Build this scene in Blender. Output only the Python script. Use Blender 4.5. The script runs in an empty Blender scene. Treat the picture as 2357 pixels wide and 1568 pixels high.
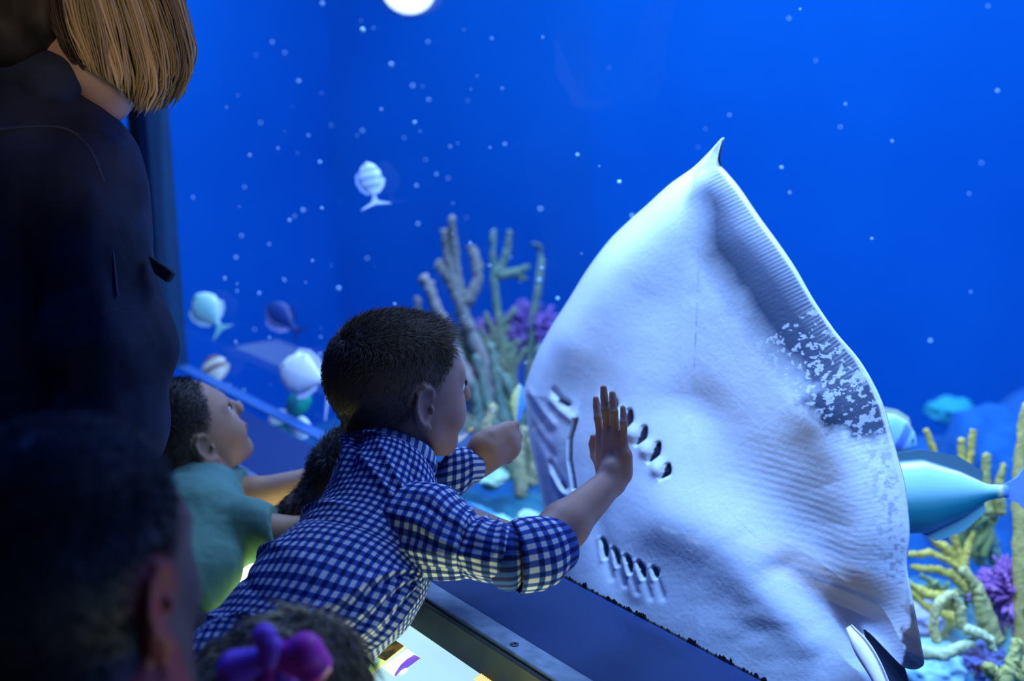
import bpy, math, random
import numpy as np
from mathutils import Vector

# ------------------------------------------------------------------ camera, world, lights, exposure
W, H, FPX = 2357.0, 1568.0, 2400.0
PITCH = math.atan(FPX / 9876.0)
ZC = 1.15
CAM = np.array([0.0, 0.0, ZC])
CF = np.array([0.0, math.cos(PITCH), -math.sin(PITCH)])     # camera axis
CU = np.array([0.0, math.sin(PITCH), math.cos(PITCH)])
CR = np.array([1.0, 0.0, 0.0])
GN = np.array([0.771, 0.637, 0.0]); GN /= np.linalg.norm(GN)  # into the tank
GA = np.array([GN[1], -GN[0], 0.0])                           # along the glass, towards the near end
GD = 0.866                                                    # room-side face of the glass
UP = np.array([0.0, 0.0, 1.0])
SILL_Z = ZC - 0.634
TAB_Z = ZC - 0.680

scene = bpy.context.scene
col = scene.collection
cd = bpy.data.cameras.new('camera')
cam = bpy.data.objects.new('camera', cd); col.objects.link(cam)
cam.location = CAM
cam.rotation_euler = (math.pi / 2 - PITCH, 0, 0)
cd.sensor_width = 36.0
cd.lens = FPX / W * 36.0
cd.clip_start = 0.02
cd.dof.use_dof = True
cd.dof.focus_distance = 1.24
cd.dof.aperture_fstop = 2.5
scene.camera = cam

scene.view_settings.view_transform = 'Standard'
scene.view_settings.look = 'None'
scene.view_settings.gamma = 1.0
scene.view_settings.use_curve_mapping = False
scene.view_settings.exposure = 0.0
try:
    scene.cycles.use_denoising = True
    scene.cycles.max_bounces = 8
    scene.cycles.transparent_max_bounces = 12
    scene.cycles.caustics_reflective = False
    scene.cycles.caustics_refractive = False
    scene.cycles.sample_clamp_indirect = 4.0
except Exception:
    pass

world = bpy.data.worlds.new('world'); scene.world = world
world.use_nodes = True
bg = world.node_tree.nodes['Background']
bg.inputs[0].default_value = (0.06, 0.20, 0.95, 1); bg.inputs[1].default_value = 0.028


def nrm(v):
    v = np.asarray(v, dtype=float); return v / (np.linalg.norm(v) + 1e-12)


def P(px, py, t):
    """point seen at (px, py) at depth t along the camera axis"""
    x = (px - W / 2) / FPX; u = -(py - H / 2) / FPX
    return CAM + t * (x * CR + u * CU + CF)


def on_glass(px, py, off=0.0):
    d = P(px, py, 1.0) - CAM
    return CAM + d * ((GD + off - GN @ CAM) / (GN @ d))


def on_z(px, py, z):
    d = P(px, py, 1.0) - CAM
    return CAM + d * ((z - ZC) / d[2])


def GP(s, n, z):
    """point by distance along the glass, distance from the camera's foot towards the tank, height"""
    return GA * s + GN * n + UP * z


def area(name, loc, aim, size, size_y, power, color, spread=180):
    l = bpy.data.lights.new(name, 'AREA'); l.shape = 'RECTANGLE'
    l.size = size; l.size_y = size_y; l.energy = power; l.color = color
    l.spread = math.radians(spread)
    o = bpy.data.objects.new(name, l); col.objects.link(o)
    o.location = Vector(loc)
    zz = nrm(np.asarray(loc) - np.asarray(aim)); yy = nrm(np.cross(zz, GA)); xx = np.cross(yy, zz)    # long side along the glass
    from mathutils import Matrix
    o.rotation_euler = Matrix(np.stack([xx, yy, zz], 1).tolist()).to_euler()
    return o


# tank lights: a bright strip just behind the glass and broad lamps over the deep water
area('tank_strip_light', GP(-1.15, 0.934, ZC + 0.62), GP(-0.15, 1.02, ZC - 0.30), 0.5, 0.03, 16, (0.34, 0.56, 1.0), 160)
area('tank_strip_light', GP(-0.25, 0.975, ZC + 1.5), GP(-0.25, 1.04, ZC - 0.40), 1.6, 0.03, 92, (0.23, 0.45, 1.0), 160)
area('tank_light', GP(-1.0, 2.4, ZC + 1.7), GP(-1.2, 2.4, ZC - 1.0), 2.6, 1.6, 84, (0.36, 0.58, 1.0))
area('tank_light', GP(1.2, 2.3, ZC + 1.5), GP(1.2, 2.4, ZC - 1.0), 2.4, 1.4, 22, (0.50, 0.68, 1.0))
area('tank_light', GP(-2.6, 1.5, ZC + 1.3), GP(-2.6, 1.7, ZC - 1.0), 1.6, 0.8, 60, (0.36, 0.58, 1.0))
# added unseen fills: weak warm one on the woman's hair, dim blue wash
hl = bpy.data.lights.new('warm_fill_light', 'SPOT'); hl.energy = 9.0; hl.color = (1.0, 0.74, 0.48); hl.spot_size = math.radians(27); hl.spot_blend = 0.8; hl.shadow_soft_size = 0.05
ho = bpy.data.objects.new('warm_fill_light', hl); col.objects.link(ho); ho.location = (-0.20, 0.25, ZC + 0.16)
ho.rotation_euler = (Vector(P(255, 90, 1.25)) - ho.location).to_track_quat('-Z', 'Y').to_euler()
area('blue_fill_light', GP(-1.9, 0.30, ZC + 1.1), P(700, 1150, 1.4), 0.9, 0.4, 15.0, (0.03, 0.14, 1.0))

# ------------------------------------------------------------------ object helpers
def tag(o, label=None, cat=None, group=None, kind=None):
    if label: o['label'] = label
    if cat: o['category'] = cat
    if group: o['group'] = group
    if kind: o['kind'] = kind
    return o


def empty(name, loc, label=None, cat=None, group=None):
    o = bpy.data.objects.new(name, None); col.objects.link(o)
    o.location = Vector([float(c) for c in loc]); o.empty_display_size = 0.02
    return tag(o, label, cat, group)


def mesh_obj(name, V, F, mat, parent=None, smooth=True, attrs=None, uv=None, colattr=None):
    """V (n,3) world coordinates, F list/array of faces; the object's origin goes to the parent's"""
    V = np.asarray(V, dtype=np.float32)
    off = PARLOC(parent).astype(np.float32) if parent is not None else None
    if off is None:
        off = np.array([(V[:, 0].min() + V[:, 0].max()) / 2, (V[:, 1].min() + V[:, 1].max()) / 2, V[:, 2].min()], dtype=np.float32)
        loc = off
    else:
        loc = None
    Vl = V - off
    me = bpy.data.meshes.new(name)
    if isinstance(F, np.ndarray):
        k = F.shape[1]
        me.vertices.add(len(Vl)); me.vertices.foreach_set('co', Vl.ravel())
        me.loops.add(F.size); me.loops.foreach_set('vertex_index', F.astype(np.int32).ravel())
        me.polygons.add(len(F)); me.polygons.foreach_set('loop_start', np.arange(0, F.size, k, dtype=np.int32))
        me.update(calc_edges=True); me.validate()
    else:
        me.from_pydata(Vl.tolist(), [], [list(map(int, f)) for f in F]); me.update()
    if smooth:
        me.polygons.foreach_set('use_smooth', np.ones(len(me.polygons), dtype=bool))
    if uv is not None:
        l = me.uv_layers.new(name='cloth')
        li = np.empty(len(me.loops), dtype=np.int32); me.loops.foreach_get('vertex_index', li)
        l.data.foreach_set('uv', np.asarray(uv, dtype=np.float32)[li].ravel())
    for k_, a_ in (attrs or {}).items():
        at = me.attributes.new(k_, 'FLOAT', 'POINT'); at.data.foreach_set('value', np.asarray(a_, dtype=np.float32))
    if colattr is not None:
        at = me.attributes.new('tint', 'FLOAT_COLOR', 'POINT')
        c4 = np.ones((len(V), 4), dtype=np.float32); c4[:, :3] = colattr
        at.data.foreach_set('color', c4.ravel())
    me.materials.append(mat)
    o = bpy.data.objects.new(name, me); col.objects.link(o)
    if parent is not None:
        o.parent = parent
    else:
        o.location = [float(c) for c in loc]
    return o


def PARLOC(p):
    l = np.array(p.location, dtype=np.float64)
    while p.parent is not None:
        p = p.parent; l = l + np.array(p.location)
    return l


def merge(parts):
    Vs, Fs, n = [], [], 0
    for V, F in parts:
        Vs.append(np.asarray(V)); Fs += [[i + n for i in f] for f in F]; n += len(V)
    return np.vstack(Vs), Fs


def prism(bottom, height_vec):
    """solid from a polygon of points and an extrusion vector"""
    b = np.asarray(bottom); n = len(b)
    V = np.vstack([b, b + np.asarray(height_vec)])
    F = [list(range(n))[::-1], list(range(n, 2 * n))] + [[i, (i + 1) % n, n + (i + 1) % n, n + i] for i in range(n)]
    return V, F


def gbox(s0, s1, n0, n1, z0, z1):
    return prism([GP(s0, n0, z0), GP(s1, n0, z0), GP(s1, n1, z0), GP(s0, n1, z0)], (0, 0, z1 - z0))


def bevel(o, w, seg=2):
    m = o.modifiers.new('bevel', 'BEVEL'); m.width = w; m.segments = seg; m.limit_method = 'ANGLE'
    return o


def catmull(K, n):
    """smooth interpolation of rows of K at n samples"""
    K = np.asarray(K, dtype=float); m = len(K)
    Kp = np.vstack([2 * K[0] - K[1], K, 2 * K[-1] - K[-2]])
    ts = np.linspace(0, m - 1, n); i = np.minimum(ts.astype(int), m - 2); f = (ts - i)[:, None]
    p0, p1, p2, p3 = Kp[i], Kp[i + 1], Kp[i + 2], Kp[i + 3]
    return 0.5 * (2 * p1 + (p2 - p0) * f + (2 * p0 - 5 * p1 + 4 * p2 - p3) * f ** 2 + (3 * p1 - p0 - 3 * p2 + p3) * f ** 3)




def vnoise(p, seed=0):
    """value noise, p (n,d) in cells"""
    p = np.asarray(p, dtype=float); i = np.floor(p).astype(np.int64); f = p - i; f = f * f * (3 - 2 * f)
    out = np.zeros(len(p)); d = p.shape[1]
    for c in range(2 ** d):
        b = np.array([(c >> k) & 1 for k in range(d)])
        w = np.prod(np.where(b, f, 1 - f), axis=1)
        q = i + b
        h = (q[:, 0] * 374761393 + q[:, 1] * 668265263 + (q[:, 2] if d > 2 else 0) * 2147483647 + seed * 974711) & 0xffffffff
        h = ((h ^ (h >> 13)) * 1274126177) & 0xffffffff
        out += w * ((h ^ (h >> 16)) & 0xffff) / 65535.0
    return out


def fbm(p, seed=0, o=4):
    a = 0; s = 0; w = 1
    for k in range(o):
        a = a + w * vnoise(np.asarray(p) * 2 ** k, seed + k); s += w; w *= 0.5
    return a / s

# ------------------------------------------------------------------ materials
def mat_new(name):
    m = bpy.data.materials.new(name); m.use_nodes = True
    nt = m.node_tree; b = nt.nodes['Principled BSDF']
    return m, nt, b


def surface(name, c1, c2=None, rough=0.6, scale=40, metallic=0.0, bump=0.0, bscale=None, spec=0.5, coord='Object', detail=4, stretch=None, sheen=0.0):
    m, nt, b = mat_new(name)
    tc = nt.nodes.new('ShaderNodeTexCoord')
    src = tc.outputs[coord]
    if stretch:
        mp = nt.nodes.new('ShaderNodeMapping'); mp.inputs['Scale'].default_value = stretch
        nt.links.new(src, mp.inputs[0]); src = mp.outputs[0]
    nz = nt.nodes.new('ShaderNodeTexNoise'); nz.inputs['Scale'].default_value = scale; nz.inputs['Detail'].default_value = detail
    nt.links.new(src, nz.inputs[0])
    rp = nt.nodes.new('ShaderNodeValToRGB')
    rp.color_ramp.elements[0].position = 0.35; rp.color_ramp.elements[1].position = 0.65
    rp.color_ramp.elements[0].color = (*c1, 1); rp.color_ramp.elements[1].color = (*(c2 or c1), 1)
    nt.links.new(nz.outputs[0], rp.inputs[0]); nt.links.new(rp.outputs[0], b.inputs['Base Color'])
    b.inputs['Roughness'].default_value = rough; b.inputs['Metallic'].default_value = metallic
    b.inputs['Specular IOR Level'].default_value = spec
    if sheen: b.inputs['Sheen Weight'].default_value = sheen
    if bump:
        n2 = nt.nodes.new('ShaderNodeTexNoise'); n2.inputs['Scale'].default_value = bscale or scale; n2.inputs['Detail'].default_value = 5
        nt.links.new(src, n2.inputs[0])
        bp = nt.nodes.new('ShaderNodeBump'); bp.inputs['Strength'].default_value = bump; bp.inputs['Distance'].default_value = 0.004
        nt.links.new(n2.outputs[0], bp.inputs['Height']); nt.links.new(bp.outputs[0], b.inputs['Normal'])
    return m


def emitter(name, c, strength, c2=None, scale=8):
    m, nt, b = mat_new(name)
    b.inputs['Base Color'].default_value = (*[x * 0.3 for x in c], 1); b.inputs['Roughness'].default_value = 0.25
    if c2:
        tc = nt.nodes.new('ShaderNodeTexCoord'); nz = nt.nodes.new('ShaderNodeTexNoise'); nz.inputs['Scale'].default_value = scale
        nt.links.new(tc.outputs['Object'], nz.inputs[0])
        rp = nt.nodes.new('ShaderNodeValToRGB'); rp.color_ramp.elements[0].position = .38; rp.color_ramp.elements[1].position = .62
        rp.color_ramp.elements[0].color = (*c, 1); rp.color_ramp.elements[1].color = (*c2, 1)
        nt.links.new(nz.outputs[0], rp.inputs[0]); nt.links.new(rp.outputs[0], b.inputs['Emission Color'])
    else:
        b.inputs['Emission Color'].default_value = (*c, 1)
    b.inputs['Emission Strength'].default_value = strength
    return m


def acrylic(name, tint=(1, 1, 1), gain=0.16):
    m, nt, b = mat_new(name); nt.nodes.remove(b)
    out = nt.nodes['Material Output']
    tr = nt.nodes.new('ShaderNodeBsdfTransparent'); tr.inputs[0].default_value = (*tint, 1)
    gl = nt.nodes.new('ShaderNodeBsdfGlossy'); gl.inputs['Roughness'].default_value = 0.0
    fr = nt.nodes.new('ShaderNodeFresnel'); fr.inputs[0].default_value = 1.38
    mu = nt.nodes.new('ShaderNodeMath'); mu.operation = 'MULTIPLY'; mu.inputs[1].default_value = gain
    mx = nt.nodes.new('ShaderNodeMixShader')
    nt.links.new(fr.outputs[0], mu.inputs[0]); nt.links.new(mu.outputs[0], mx.inputs[0])
    nt.links.new(tr.outputs[0], mx.inputs[1]); nt.links.new(gl.outputs[0], mx.inputs[2]); nt.links.new(mx.outputs[0], out.inputs[0])
    return m


def gingham(name, period):
    m, nt, b = mat_new(name)
    uv = nt.nodes.new('ShaderNodeUVMap'); uv.uv_map = 'cloth'
    sp = nt.nodes.new('ShaderNodeSeparateXYZ'); nt.links.new(uv.outputs[0], sp.inputs[0])
    def M(op, a, bb=None):
        n = nt.nodes.new('ShaderNodeMath'); n.operation = op
        for i, v in enumerate((a, bb)):
            if v is None: continue
            if isinstance(v, (int, float)): n.inputs[i].default_value = v
            else: nt.links.new(v, n.inputs[i])
        return n.outputs[0]
    def band(x):
        s = M('SINE', M('MULTIPLY', x, 2 * math.pi / period))
        r = nt.nodes.new('ShaderNodeMapRange'); r.inputs[1].default_value = -0.12; r.inputs[2].default_value = 0.12
        nt.links.new(s, r.inputs[0]); return r.outputs[0]
    a, c = band(sp.outputs[0]), band(sp.outputs[1])
    v = M('MULTIPLY', M('ADD', a, c), 0.5)
    rp = nt.nodes.new('ShaderNodeValToRGB'); e = rp.color_ramp.elements
    e[0].position = 0.0; e[0].color = (0.004, 0.012, 0.13, 1)
    e[1].position = 1.0; e[1].color = (0.66, 0.72, 0.82, 1)
    x = rp.color_ramp.elements.new(0.5); x.color = (0.030, 0.10, 0.46, 1)
    nt.links.new(v, rp.inputs[0])
    tc = nt.nodes.new('ShaderNodeTexCoord')
    nz = nt.nodes.new('ShaderNodeTexNoise'); nz.inputs['Scale'].default_value = 900
    nt.links.new(tc.outputs['Object'], nz.inputs[0])
    mx = nt.nodes.new('ShaderNodeMixRGB'); mx.blend_type = 'MULTIPLY'; mx.inputs[0].default_value = 0.35
    nt.links.new(rp.outputs[0], mx.inputs[1]); nt.links.new(nz.outputs[0], mx.inputs[2])
    nt.links.new(mx.outputs[0], b.inputs['Base Color'])
    b.inputs['Roughness'].default_value = 0.85; b.inputs['Specular IOR Level'].default_value = 0.2
    n2 = nt.nodes.new('ShaderNodeTexNoise'); n2.inputs['Scale'].default_value = 60; n2.inputs['Detail'].default_value = 6
    nt.links.new(tc.outputs['Object'], n2.inputs[0])
    bp = nt.nodes.new('ShaderNodeBump'); bp.inputs['Strength'].default_value = 0.45; bp.inputs['Distance'].default_value = 0.004
    nt.links.new(n2.outputs[0], bp.inputs['Height']); nt.links.new(bp.outputs[0], b.inputs['Normal'])
    return m


def skin_mat(name, c, hair, lip=(0.45, 0.16, 0.14)):
    """skin; attribute scalp = density of cropped hair growing from it, attribute lip = colour of the lips and of a painted ear glow"""
    m, nt, b = mat_new(name)
    tc = nt.nodes.new('ShaderNodeTexCoord')
    nz = nt.nodes.new('ShaderNodeTexNoise'); nz.inputs['Scale'].default_value = 35; nt.links.new(tc.outputs['Object'], nz.inputs[0])
    rp = nt.nodes.new('ShaderNodeValToRGB'); rp.color_ramp.elements[0].position = .3; rp.color_ramp.elements[1].position = .7
    rp.color_ramp.elements[0].color = (c[0] * .9, c[1] * .8, c[2] * .8, 1); rp.color_ramp.elements[1].color = (*c, 1)
    nt.links.new(nz.outputs[0], rp.inputs[0])
    cur = rp.outputs[0]
    for an, cc in (('lip', lip), ('scalp', hair)):
        at = nt.nodes.new('ShaderNodeAttribute'); at.attribute_name = an
        mx = nt.nodes.new('ShaderNodeMixRGB'); mx.inputs[2].default_value = (*cc, 1)
        nt.links.new(at.outputs['Fac'], mx.inputs[0]); nt.links.new(cur, mx.inputs[1]); cur = mx.outputs[0]
    nt.links.new(cur, b.inputs['Base Color'])
    b.inputs['Roughness'].default_value = 0.55; b.inputs['Specular IOR Level'].default_value = 0.35
    n2 = nt.nodes.new('ShaderNodeTexNoise'); n2.inputs['Scale'].default_value = 500; nt.links.new(tc.outputs['Object'], n2.inputs[0])
    bp = nt.nodes.new('ShaderNodeBump'); bp.inputs['Strength'].default_value = 0.15; bp.inputs['Distance'].default_value = 0.001
    nt.links.new(n2.outputs[0], bp.inputs['Height']); nt.links.new(bp.outputs[0], b.inputs['Normal'])
    return m


def tinted(name, rough=0.5, bump=0.0, bscale=200, spec=0.4, sss=0.0):
    """pigment stored on the mesh (attribute tint)"""
    m, nt, b = mat_new(name)
    at = nt.nodes.new('ShaderNodeAttribute'); at.attribute_name = 'tint'
    nt.links.new(at.outputs['Color'], b.inputs['Base Color'])
    b.inputs['Roughness'].default_value = rough; b.inputs['Specular IOR Level'].default_value = spec
    if bump:
        tc = nt.nodes.new('ShaderNodeTexCoord'); n2 = nt.nodes.new('ShaderNodeTexNoise')
        n2.inputs['Scale'].default_value = bscale; n2.inputs['Detail'].default_value = 5
        nt.links.new(tc.outputs['Object'], n2.inputs[0])
        bp = nt.nodes.new('ShaderNodeBump'); bp.inputs['Strength'].default_value = bump; bp.inputs['Distance'].default_value = 0.002
        nt.links.new(n2.outputs[0], bp.inputs['Height']); nt.links.new(bp.outputs[0], b.inputs['Normal'])
    return m

# ------------------------------------------------------------------ signed-distance bodies
def cone(a, b, ra, rb, k=0.01): return ('c', np.asarray(a, float), np.asarray(b, float), ra, rb, k)
def ball(c, r, k=0.01): return ('c', np.asarray(c, float), np.asarray(c, float) + 1e-4, r, r, k)
def ell(c, axes, radii, k=0.01, sub=False): return ('e', np.asarray(c, float), np.asarray(axes, float), np.asarray(radii, float), k, sub)


def prim_d(p, q):
    if q[0] == 'c':
        a, b, ra, rb = q[1:5]; ab = b - a; L = ab @ ab
        h = np.clip(((p - a) @ ab) / L, 0, 1)
        return np.linalg.norm(p - a - h[:, None] * ab, axis=1) - (ra + (rb - ra) * h)
    c, ax, r = q[1:4]
    l = (p - c) @ ax.T
    k0 = np.linalg.norm(l / r, axis=1); k1 = np.linalg.norm(l / (r * r), axis=1) + 1e-9
    return np.where(k0 < 1e-4, -r.min(), k0 * (k0 - 1) / k1)


def field(prims, extra=None):
    """smooth union (or subtraction) of all primitives in order"""
    info = []
    for q in prims:
        if q[0] == 'c': info.append(((q[1] + q[2]) / 2, np.linalg.norm(q[2] - q[1]) / 2 + max(q[3], q[4])))
        else: info.append((q[1], q[3].max()))
    def f(p):
        d = np.full(len(p), 1.0)
        for q, (c, R) in zip(prims, info):
            k = q[5] if q[0] == 'c' else q[4]
            m = ((p - c) ** 2).sum(1) < (R + 0.05 + k) ** 2
            if not m.any(): continue
            dq = prim_d(p[m], q); dm = d[m]
            if q[0] == 'e' and q[5]:
                h = np.clip(0.5 - 0.5 * (dm + dq) / k, 0, 1); d[m] = dm * (1 - h) - dq * h + k * h * (1 - h)
            else:
                h = np.clip(0.5 + 0.5 * (dm - dq) / k, 0, 1); d[m] = dm * (1 - h) + dq * h - k * h * (1 - h)
        return d if extra is None else extra(p, d)
    return f


def isosurface(f, lo, hi, h):
    B = 8
    lo = np.asarray(lo, float); dims = (np.ceil((np.asarray(hi) - lo) / h / B).astype(int) + 1) * B
    nb = dims // B
    bi = np.stack(np.meshgrid(*[np.arange(n) for n in nb], indexing='ij'), -1).reshape(-1, 3)
    dc = f(lo + (bi * B + (B - 1) / 2) * h)
    act = np.abs(dc) < B * h * 1.25
    g = np.repeat(np.repeat(np.repeat(np.where(dc < 0, -1.0, 1.0).astype(np.float32).reshape(nb), B, 0), B, 1), B, 2)
    loc = np.stack(np.meshgrid(*[np.arange(B)] * 3, indexing='ij'), -1).reshape(-1, 3)
    ab = bi[act]
    for s in range(0, len(ab), 2000):
        idx = (ab[s:s + 2000, None, :] * B + loc[None]).reshape(-1, 3)
        g[idx[:, 0], idx[:, 1], idx[:, 2]] = f(lo + idx * h)
    ins = g < 0
    cnt = np.zeros(np.array(g.shape) - 1, dtype=np.int8)
    offs = [(a, b, c) for a in (0, 1) for b in (0, 1) for c in (0, 1)]
    n0, n1, n2 = cnt.shape
    for a, b, c in offs: cnt += ins[a:a + n0, b:b + n1, c:c + n2]
    cell = np.argwhere((cnt > 0) & (cnt < 8))
    vid = np.full(cnt.shape, -1, dtype=np.int32); vid[cell[:, 0], cell[:, 1], cell[:, 2]] = np.arange(len(cell))
    val = np.stack([g[cell[:, 0] + a, cell[:, 1] + b, cell[:, 2] + c] for a, b, c in offs], 1)
    acc = np.zeros((len(cell), 3)); w = np.zeros(len(cell))
    for i in range(8):
        for j in range(i + 1, 8):
            if bin(i ^ j).count('1') != 1: continue
            vi, vj = val[:, i], val[:, j]; m = (vi < 0) != (vj < 0)
            t = np.where(m, vi / np.where(m, vi - vj, 1), 0)[:, None]
            pi, pj = np.array(offs[i]), np.array(offs[j])
            acc += np.where(m[:, None], pi + t * (pj - pi), 0); w += m
    V = lo + (cell + acc / w[:, None]) * h
    F = []
    for ax in range(3):
        sl0 = [slice(None)] * 3; sl1 = [slice(None)] * 3; sl0[ax] = slice(0, -1); sl1[ax] = slice(1, None)
        A, Bv = ins[tuple(sl0)], ins[tuple(sl1)]
        e = np.argwhere(A != Bv)
        u, v = [(1, 2), (2, 0), (0, 1)][ax]
        ok = (e[:, u] > 0) & (e[:, v] > 0) & (e[:, u] < cnt.shape[u]) & (e[:, v] < cnt.shape[v]) & (e[:, ax] < cnt.shape[ax]); e = e[ok]
        flip = Bv[e[:, 0], e[:, 1], e[:, 2]]
        q = []
        for du, dv in ((0, 0), (-1, 0), (-1, -1), (0, -1)):
            x = e.copy(); x[:, u] += du; x[:, v] += dv; q.append(vid[x[:, 0], x[:, 1], x[:, 2]])
        q = np.stack(q, 1); q[flip] = q[flip][:, ::-1]; q = q[(q >= 0).all(1)]
        F.append(q)
    return V, np.vstack(F)


def bounds(prims, pad=0.012):
    lo = np.full(3, 9e9); hi = -lo
    for q in prims:
        if q[0] == 'c':
            for c, r in ((q[1], q[3]), (q[2], q[4])): lo = np.minimum(lo, c - r); hi = np.maximum(hi, c + r)
        elif not q[5]:
            lo = np.minimum(lo, q[1] - q[3].max()); hi = np.maximum(hi, q[1] + q[3].max())
    return lo - pad, hi + pad


class Head:
    """head frame: x to the face, y to the left ear, z to the crown; unit = one child's head"""
    def __init__(s, c, fwd, up, scale=1.0):
        s.c = np.asarray(c, float); s.s = scale
        s.x = nrm(fwd); s.y = nrm(np.cross(up, s.x)); s.z = np.cross(s.x, s.y)
        s.ax = np.stack([s.x, s.y, s.z])
    def w(s, x, y, z): return s.c + s.s * (x * s.x + y * s.y + z * s.z)
    def loc(s, p): return ((p - s.c) @ s.ax.T) / s.s
    def e(s, c, r, k=.01, sub=False, rot=0.0, yaw=0.0):
        ax = s.ax.copy()
        if rot: ax = np.stack([math.cos(rot) * s.x + math.sin(rot) * s.z, s.y, -math.sin(rot) * s.x + math.cos(rot) * s.z])
        if yaw: ax = np.stack([math.cos(yaw) * ax[0] + math.sin(yaw) * ax[1], -math.sin(yaw) * ax[0] + math.cos(yaw) * ax[1], ax[2]])
        return ell(s.w(*c), ax, np.array(r) * s.s, k * s.s, sub)
    def cn(s, a, b, ra, rb, k=.006): return cone(s.w(*a), s.w(*b), ra * s.s, rb * s.s, k * s.s)
    def prims(s):
        L = [s.e((-.012, 0, .022), (.090, .073, .078), .02), s.e((.020, 0, -.020), (.062, .058, .070), .03),
             s.e((.040, 0, -.052), (.036, .040, .038), .02), s.cn((.062, .006, -.080), (.062, -.006, -.080), .013, .013, .014)]
        for y in (-1, 1):
            L += [s.e((.050, y * .030, -.034), (.026, .024, .026), .016),                 # cheek
                  s.cn((.018, y * .046, -.055), (.056, y * .018, -.078), .013, .012, .02),  # jaw line
                  s.cn((.072, y * .012, .020), (.062, y * .036, .018), .010, .009, .012),   # brow
                  s.e((.079, y * .027, .002), (.013, .014, .008), .008, True)]              # eye socket
        L += [s.cn((.078, 0, .012), (.094, 0, -.018), .006, .0085, .009), s.e((.092, .007, -.022), (.007, .005, .005), .005), s.e((.092, -.007, -.022), (.007, .005, .005), .005),
              s.cn((.083, .010, -.044), (.083, -.010, -.044), .0045, .0045, .005), s.cn((.081, .009, -.052), (.081, -.009, -.052), .005, .005, .004),
              s.cn((.0875, .014, -.0478), (.0875, -.014, -.0478), .0008, .0008, .002)]
        for y in (-1, 1):
            yw = y * -0.45
            L += [s.e((-.003, y * .067, -.012), (.0155, .0055, .027), .004, rot=.12, yaw=yw)]
            # rim, lobe, then the hollows
            pts = [(.010, .069, .004), (.008, .072, .014), (-.002, .0745, .018), (-.012, .076, .010), (-.015, .0765, -.004), (-.011, .0755, -.020), (-.003, .0735, -.030), (.004, .0715, -.034)]
            for a, b in zip(pts[:-1], pts[1:]):
                L.append(s.cn((a[0], y * a[1], a[2]), (b[0], y * b[1], b[2]), .0031, .0031, .0022))
            L += [s.e((.003, y * .0715, -.034), (.006, .004, .007), .003)]
            L += [s.e((-.001, y * .0775, -.012), (.0075, .0062, .013), .002, True, rot=.1, yaw=yw),
                  s.e((-.002, y * .078, .007), (.007, .0045, .0075), .002, True, yaw=yw),
                  s.e((.009, y * .0715, -.013), (.0035, .0035, .006), .002)]
        return L


def hand(w, d, n, side, L=0.105, curl=0.15, spread=0.12, tip=None):
    """wrist w, pointing d, back-of-hand normal n, side = towards the thumb; five separate fingers"""
    d, n = nrm(d), nrm(n); side = nrm(side); out = []
    kn = []
    for i, (o, l, f) in enumerate(((.24, .47, .40), (.08, .50, .45), (-.08, .48, .42), (-.23, .44, .32))):
        k = w + d * L * l + side * L * o + n * 0.002
        out.append(cone(w + side * L * o * .45 + d * L * .06, k, .0095 * L / .105, .0070 * L / .105, .008))
        a = k; dirn = nrm(d + side * o * spread * 3); seg = [f * L * .45, f * L * .32, f * L * .25]; r = .0062 * L / .105
        ang = curl
        for j, sl in enumerate(seg):
            b = a + (dirn * math.cos(ang) - n * math.sin(ang)) * sl
            out.append(cone(a, b, r * (1 - .08 * j), r * (1 - .08 * (j + 1)), .0022 if j == 0 else .0012)); a = b; ang += curl * 1.15
        kn.append(a)
    t0 = w + d * L * .12 + side * L * .20; t1 = t0 + (d * .5 + side * .62 - n * .2) * L * .26; t2 = t1 + (d * .85 + side * .35 - n * .3) * L * .20
    out += [cone(t0, t1, .0085 * L / .105, .007 * L / .105, .006), cone(t1, t2, .0068 * L / .105, .0056 * L / .105, .002), cone(t2, t2 + nrm(d * .9 - n * .25 + side * .1) * L * .10, .0056 * L / .105, .005 * L / .105, .002)]
    return out


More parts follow.
